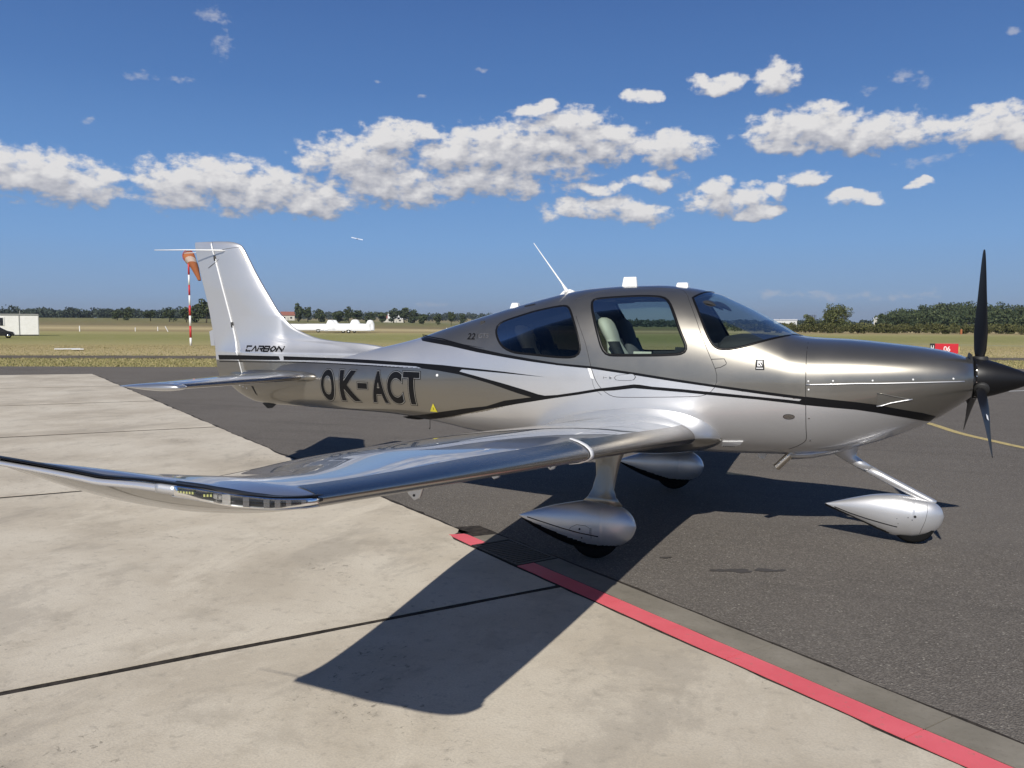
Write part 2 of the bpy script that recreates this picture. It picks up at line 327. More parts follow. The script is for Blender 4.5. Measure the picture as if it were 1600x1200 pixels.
DOOR = [(3.1436, 1.823),(3.0995, 1.7442),(3.0572, 1.6665),(3.0251, 1.6023),(2.998, 1.5255),(2.9758, 1.4489),(2.9567, 1.3852),(2.9302, 1.3088),(2.8928, 1.2392),(2.8319, 1.1809),(2.7852, 1.1531),(2.7256, 1.1426),(2.5562, 1.1477),(2.3031, 1.1595),(2.0578, 1.173),(1.9977, 1.1849),(1.9561, 1.2071),(1.9211, 1.2448),(1.9045, 1.3),(1.906, 1.3484),(1.9257, 1.4024),(1.9585, 1.4743),(1.9854, 1.5283),(2.0133, 1.5886),(2.0575, 1.6857),(2.1063, 1.7966),(2.1588, 1.8974),(2.2113, 1.9888),(2.2617, 2.0592)]
HINGE = [(1.9585, 1.4743),(1.8584, 1.4795),(1.8391, 1.4462),(1.8444, 1.4341),(1.8846, 1.4116),(1.9257, 1.4024)]
STRIPE_A = [(4.9204, 1.6327),(4.4556, 1.5871),(4.1167, 1.5301),(3.8107, 1.4825),(3.5268, 1.4458),(3.26, 1.4145),(2.9571, 1.3967),(2.5591, 1.3507),(2.2435, 1.3092),(1.9395, 1.2723),(1.589, 1.2327),(1.238, 1.195),(1.2374, 1.1725),(1.5885, 1.2099),(1.9391, 1.2528),(2.243, 1.2882),(2.5585, 1.3294),(2.9564, 1.3762),(3.2594, 1.397),(3.5251, 1.422),(3.8077, 1.4547),(4.1096, 1.4931),(4.4391, 1.5442),(4.8152, 1.5852)]
STRIPE_A2 = [(4.9203, 1.645),(4.5539, 1.6113),(4.2822, 1.5621),(4.0251, 1.5294),(4.2795, 1.5533),(4.5474, 1.5998),(4.9204, 1.6368)]
STRIPE_B = [(7.5255, 1.3966),(7.1057, 1.4028),(6.5472, 1.4027),(6.0345, 1.3966),(5.379, 1.3882),(4.7623, 1.3741),(4.4749, 1.3642),(4.2903, 1.3528),(4.092, 1.3427),(3.7988, 1.3251),(3.3866, 1.292),(3.7983, 1.3117),(4.0908, 1.3241),(4.2578, 1.3312),(4.2841, 1.3115),(4.0887, 1.2745),(3.7968, 1.2179),(3.5871, 1.172),(3.4527, 1.138),(3.3864, 1.129),(3.2556, 1.1407),(3.2561, 1.1181),(3.4139, 1.1013),(3.5207, 1.1084),(3.6568, 1.1385),(3.9411, 1.212),(4.1633, 1.2594),(4.2857, 1.2838),(4.5213, 1.3101),(4.7158, 1.3257),(4.7956, 1.3427),(5.3641, 1.3542),(6.0257, 1.3655),(6.5481, 1.3617),(7.1078, 1.3535),(7.5141, 1.3446)]
STRIPE_B2 = [(7.5096, 1.3267),(7.1087, 1.3358),(6.5485, 1.3445),(6.0099, 1.345),(5.3589, 1.3387),(4.9499, 1.3259),(4.949, 1.3213),(5.3558, 1.3294),(6.0046, 1.3371),(6.5487, 1.336),(7.1089, 1.327),(7.5076, 1.3177)]
STRIPE_C = [(3.2686, 1.1401),(3.0652, 1.1756),(2.8822, 1.2112),(2.7039, 1.2367),(2.5819, 1.2554),(2.5302, 1.2536),(2.4295, 1.2415),(2.1804, 1.2282),(1.9383, 1.2114),(1.588, 1.1859),(1.3617, 1.1689),(1.2859, 1.1616),(1.2543, 1.1863),(1.238, 1.195),(1.2365, 1.1297),(1.2942, 1.1375),(1.5876, 1.1642),(1.9379, 1.1869),(2.1799, 1.2035),(2.4291, 1.2165),(2.5824, 1.2241),(2.7521, 1.1992),(2.8821, 1.1881),(3.0653, 1.1522),(3.269, 1.1175)]
STRIPE_C2 = [(5.1262, 0.8103),(4.7675, 0.8674),(4.5344, 0.9128),(4.2559, 0.9623),(3.9984, 1.0014),(3.8021, 1.0635),(3.6589, 1.087),(3.5207, 1.1084),(3.3864, 1.129),(3.2686, 1.1401),(3.269, 1.1175),(3.3877, 1.0952),(3.5227, 1.0693),(3.6622, 1.0424),(4.0034, 0.9723),(4.2013, 0.9272),(4.4144, 0.8785),(4.6537, 0.8312),(4.9568, 0.7839),(5.0679, 0.7935)]
STRIPE_D = [(1.2372, 1.1969),(1.0579, 1.1797),(0.879, 1.1649),(0.7373, 1.1488),(0.5842, 1.1189),(0.4064, 1.0861),(0.3111, 1.0528),(0.3459, 1.0072),(0.5215, 1.0488),(0.7351, 1.0868),(0.8773, 1.106),(1.0564, 1.1182),(1.2358, 1.1313)]
TAUPE_TAIL = [(7.4866, 1.3309),(7.1082, 1.3394),(6.5484, 1.348),(6.0109, 1.3466),(5.3589, 1.3387),(4.7548, 1.3287),(4.7174, 1.3386),(4.5218, 1.3165),(4.2862, 1.2926),(4.1635, 1.2656),(3.9411, 1.2219),(3.6564, 1.1507),(3.5202, 1.1205),(3.4134, 1.1157),(4.0066, 0.9561),(4.2047, 0.9159),(4.4203, 0.8663),(4.6591, 0.8255),(4.9568, 0.7908),(5.1263, 0.8057)]
LETTERS = {'O': [(6.0099, 1.2793),(5.8549, 1.2838),(5.792, 0.9644),(5.9724, 0.9559)], 'K': [(5.7558, 1.2789),(5.5343, 1.28),(5.485, 0.9696),(5.705, 0.9649)], 'H': [(5.5121, 1.1597),(5.3989, 1.1618),(5.3818, 1.1003),(5.5029, 1.0987)], 'A': [(5.3353, 1.2839),(5.2466, 1.2834),(5.1543, 0.9688),(5.3512, 0.9679)], 'C': [(5.1507, 1.2831),(4.97, 1.2846),(4.9471, 0.9719),(5.108, 0.9689)], 'T': [(4.9371, 1.2857),(4.7339, 1.2881),(4.7609, 0.9711),(4.8239, 0.9708)]}
CARBON = [(7.0769, 1.5043),(6.5748, 1.5019),(6.5475, 1.4519),(7.0539, 1.4493)]
T22 = [(4.2552, 1.6631),(4.1599, 1.664),(4.1397, 1.608),(4.232, 1.6068)]
GTS = [(4.1436, 1.6642),(4.016, 1.6629),(4.0026, 1.6185),(4.1267, 1.6169)]
TRIANGLE = [(4.6068, 0.9946),(4.5843, 0.9071),(4.6718, 0.9094)]
HANDLE = [(2.7589, 1.3061),(2.7381, 1.3245),(2.5782, 1.344),(2.5582, 1.3168),(2.577, 1.2899),(2.7426, 1.285)]
LOCK = [(2.784, 1.3041),(2.8467, 1.3036)]
STICKER = [(1.6184, 1.4784),(1.5512, 1.477),(1.5483, 1.3968),(1.6168, 1.3978)]
OVAL = [(1.4047, 1.0345),(1.36, 1.0545),(1.3173, 1.0377),(1.3597, 1.0165)]
BLADE = [(1.8741, 0.7981),(1.712, 0.8069),(1.74, 0.7718),(1.7779, 0.7589),(1.8876, 0.7523)]
COWL_RIDGE = [(1.2396, 1.2893),(1.0611, 1.2961),(0.8832, 1.3065),(0.7426, 1.3094),(0.5345, 1.3183),(0.3055, 1.3276),(0.1381, 1.3331)]
FAST = [(1.2234, 1.317),(1.2192, 1.2521),(1.0463, 1.3235),(0.7678, 1.3318),(0.4894, 1.3442),(0.2144, 1.3532),(1.2122, 1.028),(1.2026, 0.8454)]
VENT = [(0.7476, 1.2455),(0.7173, 1.2462),(0.6467, 1.2246),(0.565, 1.2082),(0.4777, 1.1954),(0.552, 1.1747),(0.6441, 1.1547),(0.7073, 1.1272),(0.7412, 1.1264)]
ACCESS = [(4.8147, 0.742)]
TAILDOT = [(4.5368, 1.2672)]
TAILSLOT = [(6.9643, 1.0666),(6.9238, 0.9697)]
TAIL3 = [(7.1763, 1.0723),(7.1204, 1.0567),(7.062, 1.0427)]
ROOFDECAL = [(3.7382, 1.9194),(3.6217, 1.9379),(3.598, 1.9143),(3.7064, 1.8929)]
WHITE_SLOT = [(2.9885, 1.3807),(2.9579, 1.3757),(2.9291, 1.2903),(2.956, 1.2952)]
COWL_SEAM = [(1.2657, 1.5968),(1.2531, 1.5026),(1.2439, 1.3813),(1.24, 1.2581),(1.2348, 1.1336),(1.2303, 0.9408)]
SEAM_LOW = [(1.2358, 1.1286),(1.2289, 0.9674),(1.225, 0.8385),(1.3677, 0.7519)]
SEAM_CREASE = [(4.9801, 1.2756),(4.7574, 1.3469)]
from mathutils.geometry import tessellate_polygon
# ================================================================ the aircraft
AC = root('light_aircraft', 'silver and taupe low-wing propeller aircraft with black stripes parked on the apron edge', 'airplane', (2.6, 0, 0))

NX, NA = 612, 340
xs = np.linspace(.07, 7.415, NX)
th = np.linspace(0, 2*np.pi, NA, endpoint=False)
X = np.repeat(xs[:, None], NA, 1)
cth, sth = np.cos(th)[None, :], np.sin(th)[None, :]
zt, zb, wd, zm = (f(xs)[:, None] for f in (ZT, ZB, WD, ZM))
ex = np.where(cth >= 0, NT(xs)[:, None], NB(xs)[:, None])
Zg = zm+np.where(cth >= 0, zt-zm, zm-zb)*np.sign(cth)*np.abs(cth)**(2/ex)
Yg = wd*np.sign(sth)*np.abs(sth)**(2/ex)
# shallow fold running up the tail from the stripe to the spine
GV = np.stack([X, Yg, Zg], -1).reshape(-1, 3)
ii, jj = np.meshgrid(np.arange(NX-1), np.arange(NA), indexing='ij')
a_ = ii*NA+jj; b_ = ii*NA+(jj+1) % NA; c_ = (ii+1)*NA+(jj+1) % NA; d_ = (ii+1)*NA+jj
GF = np.stack([a_, b_, c_, d_], -1).reshape(-1, 4)
FC = GV[GF].mean(1); fx, fy, fz = FC[:, 0], FC[:, 1], FC[:, 2]

def resample(poly, step, closed):
    out = []; n = len(poly)
    for i in range(n if closed else n-1):
        a, b = np.array(poly[i]), np.array(poly[(i+1) % n]); k = max(1, int(np.linalg.norm(b-a)/step))
        out += [tuple(a+(b-a)*t/k) for t in range(k)]
    if not closed: out.append(tuple(poly[-1]))
    return out
def smooth2(poly, closed=True, it=2):
    for _ in range(it):
        q = []; n = len(poly)
        for i in range(n):
            a, b, c = np.array(poly[i-1]), np.array(poly[i]), np.array(poly[(i+1) % n])
            q.append(tuple(b if (not closed and i in (0, n-1)) else (a+2*b+c)/4))
        poly = q
    return poly
# windshield outline: header over the roof, post, sill; (x, y, z) on the starboard half
loop = []
_zc = (1.9754-float(ZM(2.167)))/(float(ZT(2.167))-float(ZM(2.167))); _A = math.acos(_zc**(float(NT(2.167))/2))
for t in np.linspace(0, 1, 12):
    x = 2.05+.117*t**1.3; zt_, zm_, w_, n_ = float(ZT(x)), float(ZM(x)), float(WD(x)), float(NT(x))
    ang = t*_A; c_s, s_s = math.cos(ang), math.sin(ang)
    loop.append((x, w_*s_s**(2/n_) if s_s > 0 else 0, zm_+(zt_-zm_)*c_s**(2/n_)))
low = [q for q in WINDSHIELD[::-1] if q[0] > 1.55 and q[1] < 1.92 and not (q[1] > 1.63 and q[0] < 1.97)]
low = low+[(1.5103, 1.6402), (1.4164, 1.6637), (1.36, 1.672)]
low = smooth2(resample([(2.167, 1.9754)]+low, .03, False), False, 3)[1:]
for x, z in low: loop.append((x, float(yfus(x, z)), z))
WS = [(2.05, 2.3)]+[(x, z) for x, y, z in loop]+[(1.318, 1.668), (1.29, 1.66), (1.29, 1.80), (1.7, 2.2)]
loop.append((1.325, .09, float(ZT(1.325))-.002)); loop.append((1.315, 0, float(ZT(1.315))))
in_ws = polyin(fx, fz, WS); in_dw = polyin(fx, fz, DOOR_WINDOW); in_rw = polyin(fx, fz, REAR_WINDOW)
DOORP = DOOR[:-1]+[(2.2617, 2.045), (2.62, 2.075), (2.95, 2.055), (3.12, 2.01), (3.2, 1.96)]
in_door = polyin(fx, fz, DOORP) & ~in_dw & ~in_ws
cowl = fx < 1.243
stb = fy > 0
taupe_tail = polyin(fx, fz, TAUPE_TAIL) | ((fx > 4.75) & (fz < 1.325))
# top taupe: above the upper stripe
sa = [(x, z) for x, z in STRIPE_A]; lowA = sa[12:][::-1]
edge = sorted([(p_[0], p_[1]) for p_ in sa[:12]])
ex_, ez_ = np.array([p_[0] for p_ in edge]), np.array([p_[1] for p_ in edge])
bx = np.array([.07, .31, .58, .88, 1.24]); bz = np.array([.99, 1.03, 1.09, 1.14, 1.17])
EX = np.concatenate([bx, ex_[1:], [5.4]]); EZ = np.concatenate([bz, ez_[1:]-.012, [1.60]])
taupe_top = fz > np.interp(fx, EX, EZ); taupe_top &= fx < 5.15
mi = np.where(taupe_top | (taupe_tail & (fx > 3.3)), 1, 0)
PM = [M['silver'], M['taupe']]
def part_from(mask, name, mats, parent, mis=None, V=GV):
    F = GF[mask]; u, inv = np.unique(F, return_inverse=True)
    o = mesh(name, V[u], inv.reshape(F.shape), mats, parent, True, None if mis is None else mis[mask]); return o
hole = in_ws | in_dw | in_rw
fus = part_from(~hole & ~cowl & ~in_door, 'fuselage', PM, AC, mi)
cowling = part_from(cowl, 'cowling', PM, AC, mi)
door = part_from(in_door & stb, 'cabin_door', PM, AC, mi); door['label'] = 'starboard cabin door'
door2 = part_from(in_door & ~stb, 'cabin_door', PM, AC, mi); door2['label'] = 'port cabin door'
part_from(in_ws, 'windshield', M['glass_ws'], AC)
part_from(in_dw & stb, 'door_window', M['glass'], door); part_from(in_dw & ~stb, 'door_window', M['glass'], door2)
part_from(in_rw & stb, 'rear_window', M['glass_dark'], AC); part_from(in_rw & ~stb, 'rear_window', M['glass_dark'], AC)

# inner lining
sh = GV.copy(); zc = np.repeat(ZM(xs), NA)
sh[:, 1] *= .955; sh[:, 2] = zc+(sh[:, 2]-zc)*.96
lin = (fx > 1.28) & (fx < 4.15) & ~hole
part_from(lin, 'cabin_lining', M['graytrim'], fus, V=sh)

# ------- surface tools
def snormal(x, z, s=1):
    h = .004
    y = ysurf(x, z); gx = (ysurf(x+h, z)-ysurf(x-h, z))/(2*h); gz = (ysurf(x, z+h)-ysurf(x, z-h))/(2*h)
    n = Vector((-float(gx), 1.0, -float(gz))).normalized(); return Vector((n.x, n.y*s, n.z))
def ribbon(name, pts, nrm, w, m, parent, closed=False, h=.003, mats=None):
    """raised strip along a path on a surface"""
    mb = MB(); n = len(pts); secs = []
    for i in range(n):
        p = Vector(pts[i]); q = Vector(pts[(i+1) % n] if closed or i < n-1 else pts[i]); r_ = Vector(pts[i-1] if closed or i > 0 else pts[i])
        t_ = (q-r_).normalized(); N_ = nrm[i]; s_ = t_.cross(N_).normalized()*(w/2)
        secs.append([p-s_-N_*.004, p-s_*.8+N_*h, p+s_*.8+N_*h, p+s_-N_*.004])
    if closed: secs.append(secs[0])
    mb.loft(secs, closed=True, cap=not closed)
    return mb.build(name, m, parent, True)
def sline(name, poly, w, m, parent, closed=False, s=1, h=.003, sm=1, step=.03):
    pl = smooth2(resample(poly, step, closed), closed, sm)
    P_ = [Vector((x, s*float(ysurf(x, z)), z)) for x, z in pl]
    return ribbon(name, P_, [snormal(x, z, s) for x, z in pl], w, m, parent, closed, h)
def patch(name, polys, m, parent, off=.0015, s=1, cell=.035, surf=ysurf, axis='y'):
    """a thin layer of paint cut to an outline and laid on the flank"""
    bm = bmesh.new()
    for poly in polys:
        vs = [bm.verts.new((x, z, 0)) for x, z in poly]
        for tri in tessellate_polygon([[Vector((x, z, 0)) for x, z in poly]]):
            try: bm.faces.new([vs[i] for i in tri])
            except ValueError: pass
    cell = min(cell, .022)
    grid_map(bm, cell, off, s, surf)
    me = bpy.data.meshes.new(name); bm.to_mesh(me); bm.free(); me.materials.append(m)
    me.polygons.foreach_set('use_smooth', [True]*len(me.polygons))
    return link(bpy.data.objects.new(name, me), parent)
def grid_map(bm, cell, off, s, surf):
    bmesh.ops.triangulate(bm, faces=bm.faces[:])
    cell = min(cell, .022)
    xs_ = [v.co.x for v in bm.verts]; zs_ = [v.co.y for v in bm.verts]
    for ax, lo, hi in ((0, min(xs_), max(xs_)), (1, min(zs_), max(zs_))):
        k = math.floor(lo/cell)+1
        while k*cell < hi:
            co = [0, 0, 0]; no = [0, 0, 0]; co[ax] = k*cell; no[ax] = 1
            bmesh.ops.bisect_plane(bm, geom=bm.verts[:]+bm.edges[:]+bm.faces[:], plane_co=co, plane_no=no); k += 1
    for v in bm.verts:
        x, z = v.co.x, v.co.y; y = float(surf(x, z)); n = snormal(x, z) if surf is ysurf else Vector((0, 1, 0))
        v.co = Vector((x+n.x*off, s*(y+n.y*off), z+n.z*off))
    bmesh.ops.recalc_face_normals(bm, faces=bm.faces[:])
    c0 = sum((f.normal.y for f in bm.faces))
    if c0*s < 0: bmesh.ops.reverse_faces(bm, faces=bm.faces[:])

# ------- window seals, windshield frame
for s, d in ((1, door), (-1, door2)):
    sline('window_seal', DOOR_WINDOW, .026, M['black_paint'], d, True, s)
    sline('window_seal', REAR_WINDOW, .022, M['black_paint'], AC, True, s)
    sline('door_gap', DOOR[:-1], .005, M['dark'], AC, False, s, .0012)
    sline('door_gap', DOORP[-6:], .005, M['dark'], AC, False, s, .0012)
full = loop+[(x, -y, z) for x, y, z in loop[1:-1][::-1]]
def fnorm(p):
    x, y, z = p; zm_ = float(ZM(x)); e = 1e-3
    def F_(x, y, z):
        zt_, zb_, w_, n_ = float(ZT(x)), float(ZB(x)), float(WD(x)), float(NT(x)); zm_ = float(ZM(x))
        return (abs(y)/w_)**n_+max(0, (z-zm_)/(zt_-zm_))**n_
    g = Vector((F_(x+e, y, z)-F_(x-e, y, z), F_(x, y+e, z)-F_(x, y-e, z), F_(x, y, z+e)-F_(x, y, z-e)))
    return g.normalized() if g.length > 0 else Vector((0, 0, 1))
ribbon('windshield_seal', [Vector(p) for p in full], [fnorm(p) for p in full], .022, M['black_paint'], AC, True, .003)

# ------- seams, stripes, markings
for s in (1, -1):
    sline('cowling_seam', [(1.246, 1.645), (1.246, 1.50), (1.243, 1.38), (1.241, 1.258), (1.237, 1.13), (1.233, .94), (1.228, .84), (1.30, .785), (1.3677, .752)], .006, M['dark'], AC, False, s, .0012)
    patch('stripe', [STRIPE_A], M['black_paint'], AC, s=s); patch('stripe', [STRIPE_B], M['black_paint'], AC, s=s)
    patch('stripe', [STRIPE_C], M['black_paint'], AC, .0022, s=s); patch('stripe', [STRIPE_C2], M['black_paint'], AC, .0018, s=s)
    patch('stripe', [STRIPE_D], M['black_paint'], AC, .002, s=s); patch('pinstripe', [STRIPE_A2], M['black_paint'], AC, s=s)
    patch('pinstripe', [STRIPE_B2], M['black_paint'], AC, s=s)
    sline('cowling_joint', COWL_RIDGE, .011, M['silver'], cowling, False, s, .006)
sline('hinge_cover', HINGE, .006, M['dark'], AC, False, 1, .0015, 0, .02)
sline('panel_line', [(2.95, 1.30), (2.93, 1.21), (2.86, 1.155)], .003, M['dark'], AC, False, 1, .001)
mb = MB()
for k, (x, z) in enumerate(FAST):
    n = snormal(x, z); p = Vector((x, float(yfus(x, z)), z)); o_ = MB(); o_.tube([p-n*.002, p+n*.003], [.0085, .006], 10)
    o_.build('fastener', M['white'] if k < 6 else M['steel'], cowling, False)
# ram-air duct on the cowling: recess shade painted as a flat patch, raised lip
vx = [(.735, 1.235), (.70, 1.235), (.64, 1.219), (.56, 1.205), (.49, 1.196), (.55, 1.184), (.64, 1.164), (.70, 1.142), (.735, 1.136)]
bm = bmesh.new(); cV = []
n0 = snormal(.62, 1.19)
top_ = [Vector((x, float(yfus(x, z)), z))+snormal(x, z)*.003 for x, z in vx]
q_ = MB()
base_i = [p + n0*(-.035 if p.x > .66 else -.035*max(0, (p.x-.49)/.17)) for p in top_]
flo = [p+n0*.0 for p in base_i]
nv = len(vx)
q_.V = [tuple(p) for p in top_]+[tuple(p+n0*.001) for p in top_]
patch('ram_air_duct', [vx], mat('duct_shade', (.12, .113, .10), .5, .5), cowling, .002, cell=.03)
sline('duct_lip', vx[:5], .006, M['taupe'], cowling, False, 1, .006, 0, .03)
sline('duct_lip', vx[4:], .009, M['silver'], cowling, False, 1, .010, 0, .03)
# oval drain, belly step
patch('oval_vent', [[(1.36+.043*math.cos(t), 1.0355+.019*math.sin(t)) for t in np.linspace(0, 6.283, 20, endpoint=False)]], M['steel'], AC, .0035, cell=.05)
sline('oval_vent_rim', [(1.36+.043*math.cos(t), 1.0355+.019*math.sin(t)) for t in np.linspace(0, 6.283, 20, endpoint=False)], .005, M['dark'], AC, True, 1, .004)
mb = MB(); y0 = float(yfus(1.8, .78))
prof = [(1.888, .752), (1.874, .798), (1.712, .807), (1.74, .775), (1.778, .760)]
mb.loft([[(x, float(yfus(x, z))-.01, z) for x, z in prof], [(x, float(yfus(x, z))+.012, z) for x, z in prof]])
fairing_tab = mb.build('step_plate', M['white'], AC)
patch('small_print', [[(1.875-k*.014, .765), (1.866-k*.014, .765), (1.866-k*.014, .772), (1.875-k*.014, .772)] for k in range(7)], M['dark'], AC, .0145, cell=.2)
# door handle and lock
hp = smooth2(resample(HANDLE, .02, True), True, 2)
patch('door_handle', [hp], M['silver'], door, .006, cell=.05); sline('handle_gap', HANDLE, .005, M['dark'], door, True, 1, .0035)
sline('handle_arrow', [(2.845, 1.312), (2.845, 1.296)], .004, M['dark'], door, False, 1, .002, 0); sline('handle_arrow', [(2.838, 1.304), (2.815, 1.304)], .003, M['dark'], door, False, 1, .002, 0)
def disc(x, z, r, name, m, parent, off=.003, s=1):
    n = snormal(x, z, s); p = Vector((x, s*float(ysurf(x, z)), z)); o_ = MB(); o_.tube([p-n*.003, p+n*off], [r, r*.9], 12); return o_.build(name, m, parent, False)
disc(2.786, 1.304, .012, 'door_lock', M['steel'], door)
patch('jamb_slot', [WHITE_SLOT], M['white'], AC, .003, cell=.05)
# tail details
disc(4.5368, 1.2672, .014, 'static_port', M['white'], AC)
for x, z in TAIL3: disc(x, z, .007, 'rivet', M['white'], AC)
patch('tail_slot', [[(6.985, 1.07), (6.955, 1.065), (6.915, .965), (6.94, .985)]], M['dark'], AC, .002)
patch('roof_sticker', [[(3.738, 1.919), (3.622, 1.938), (3.612, 1.929), (3.728, 1.909)]], M['dark'], AC, .003, cell=.05)
patch('warning_triangle', [TRIANGLE], M['yellow'], AC, .003, cell=.05)
patch('warning_mark', [[(4.622, .955), (4.616, .955), (4.618, .930), (4.624, .930)]], M['dark'], AC, .004, cell=.05)
# square emblem sticker on the cowl shoulder
stk = STICKER
patch('emblem_sticker', [[(1.619, 1.4785), (1.551, 1.4785), (1.549, 1.397), (1.617, 1.397)]], M['black_paint'], AC, .003, cell=.05)
patch('emblem_mark', [[(1.603, 1.466), (1.567, 1.466), (1.569, 1.455), (1.597, 1.455)], [(1.603, 1.466), (1.603, 1.424), (1.596, 1.424), (1.596, 1.455)], [(1.600, 1.464), (1.592, 1.464), (1.566, 1.426), (1.574, 1.426)]], M['white'], AC, .005, cell=.05)
patch('emblem_mark', [[(1.591, 1.436), (1.578, 1.424), (1.596, 1.424)], [(1.572, 1.455), (1.566, 1.455), (1.566, 1.435)]], M['white'], AC, .005, cell=.05)
patch('emblem_text', [[(1.609-k*.0072, 1.405), (1.604-k*.0072, 1.405), (1.604-k*.0072, 1.414), (1.609-k*.0072, 1.414)] for k in range(7)], M['white'], AC, .005, cell=.2)

# ------- lettering
def text_bm(ch, off=0.0):
    cu = bpy.data.curves.new('t', 'FONT'); cu.body = ch; cu.offset = off; cu.resolution_u = 6
    o = bpy.data.objects.new('t', cu); C.objects.link(o)
    dg = bpy.context.evaluated_depsgraph_get(); me = bpy.data.meshes.new_from_object(o.evaluated_get(dg))
    bpy.data.objects.remove(o); bpy.data.curves.remove(cu)
    bm = bmesh.new(); bm.from_mesh(me); bpy.data.meshes.remove(me); return bm
def letters(name, ch, rect, m, parent, off, bold=.0, s=1, skew=0.0, cell=.06, grow=0.0):
    x0, z1, x1, z0 = rect       # left x, top z, right x, bottom z
    bm = text_bm(ch, bold); xs_ = [v.co.x for v in bm.verts]; ys_ = [v.co.y for v in bm.verts]
    a, b, c, d = min(xs_), max(xs_), min(ys_), max(ys_)
    for v in bm.verts:
        u = (v.co.x-a)/(b-a); w = (v.co.y-c)/(d-c)
        v.co.x = x0+(x1-x0)*u+skew*(1-w); v.co.y = z0+(z1-z0)*w; v.co.z = 0
    grid_map(bm, cell, off, s, ysurf)
    me = bpy.data.meshes.new(name); bm.to_mesh(me); bm.free(); me.materials.append(m)
    return link(bpy.data.objects.new(name, me), parent)
reg = dict(O=('O', (5.990, 1.281, 5.812, .960)), K=('K', (5.745, 1.281, 5.505, .966)), H=('-', (5.512, 1.160, 5.388, 1.100)),
           A=('A', (5.345, 1.284, 5.152, .968)), C=('C', (5.138, 1.286, 4.955, .968)), T=('T', (4.942, 1.289, 4.742, .970)))
for k, (ch, rc) in reg.items():
    x0, z1, x1, z0 = rc; g = .012
    big = (x0+g, z1+g, x1-g, z0-g)
    if ch == 'T': # T drawn with its own stem
        st = [(x0, z1), (x1, z1), (x1, z1-.058), ((x0+x1)/2-.030, z1-.058), ((x0+x1)/2-.030, z0), ((x0+x1)/2+.032, z0), ((x0+x1)/2+.032, z1-.058), (x0, z1-.058)]
        def grow(p_, g_): cx_, cz_ = (x0+x1)/2, z1-.029; return p_
        patch('registration_letter', [[(x0+.012, z1+.012), (x1-.012, z1+.012), (x1-.012, z1-.07), ((x0+x1)/2-.042, z1-.07), ((x0+x1)/2-.042, z0-.012), ((x0+x1)/2+.044, z0-.012), ((x0+x1)/2+.044, z1-.07), (x0+.012, z1-.07)]], M['black_paint'], AC, .0022, cell=.06)
        patch('letter_outline', [[(x0+.005, z1+.005), (x1-.005, z1+.005), (x1-.005, z1-.063), ((x0+x1)/2-.035, z1-.063), ((x0+x1)/2-.035, z0-.005), ((x0+x1)/2+.037, z0-.005), ((x0+x1)/2+.037, z1-.063), (x0+.005, z1-.063)]], M['letter_line'], AC, .0030, cell=.06)
        patch('letter_face', [st], M['black_paint'], AC, .0038, cell=.06); continue
    if ch == '-':
        for nm, gg, mm, of in (('registration_letter', .010, 'black_paint', .0022), ('letter_outline', .004, 'letter_line', .003), ('letter_face', 0, 'black_paint', .0038)):
            patch(nm, [[(x0+gg, z1+gg), (x1-gg, z1+gg), (x1-gg, z0-gg), (x0+gg, z0-gg)]], M[mm], AC, of, cell=.06)
        continue
    letters('registration_letter', ch, big, M['black_paint'], AC, .0022, .060)
    letters('letter_outline', ch, (x0+.005, z1+.005, x1-.005, z0-.005), M['letter_line'], AC, .0030, .045)
    letters('letter_face', ch, rc, M['black_paint'], AC, .0038, .033)
letters('model_letters', '22', (4.252, 1.664, 4.162, 1.607), M['black_paint'], AC, .003, .01)
patch('model_letters', [[(4.142, 1.660), (4.139, 1.660), (4.135, 1.615), (4.138, 1.615)]], M['black_paint'], AC, .003, cell=.05)
letters('model_letters', 'GTS', (4.122, 1.662, 4.010, 1.621), M['graytrim'], AC, .003, -.004)
# CARBON as open, angular strokes
SG = {'C': [((0, 1), (1, 1)), ((0, 1), (0, .68)), ((0, .32), (0, 0)), ((0, 0), (1, 0))], 'A': [((0, 0), (.5, 1)), ((.5, 1), (1, 0))],
      'R': [((0, 1), (1, 1)), ((1, 1), (1, .55)), ((.35, .5), (1, .5)), ((.0, .65), (0, 0)), ((.5, .5), (1, 0))],
      'B': [((0, 1), (.9, 1)), ((.95, 1), (.95, .6)), ((.1, .5), (.9, .5)), ((1, .42), (1, 0)), ((0, 0), (1, 0)), ((0, .8), (0, 0))],
      'O': [((.42, 1), (0, .5)), ((0, .5), (.42, 0)), ((.58, 1), (1, .5)), ((1, .5), (.58, 0))], 'N': [((0, .7), (0, 0)), ((0, 1), (1, 0)), ((1, 1), (1, .3))]}
xL, xR, zT_, zB_ = 7.070, 6.560, 1.503, 1.451; wL = (xL-xR)/6
for k, ch in enumerate('CARBON'):
    polys = []
    for (u0, v0), (u1, v1) in SG[ch]:
        a = np.array([xL-(k+.06+u0*.78)*wL, zB_+(zT_-zB_)*v0]); b = np.array([xL-(k+.06+u1*.78)*wL, zB_+(zT_-zB_)*v1])
        t_ = (b-a)/np.linalg.norm(b-a); n_ = np.array([-t_[1], t_[0]])*.0080; a = a-t_*.004; b = b+t_*.004
        polys.append([tuple(a-n_), tuple(b-n_), tuple(b+n_), tuple(a+n_)])
    patch('name_letter', polys, M['black_paint'], AC, .003, cell=.08)

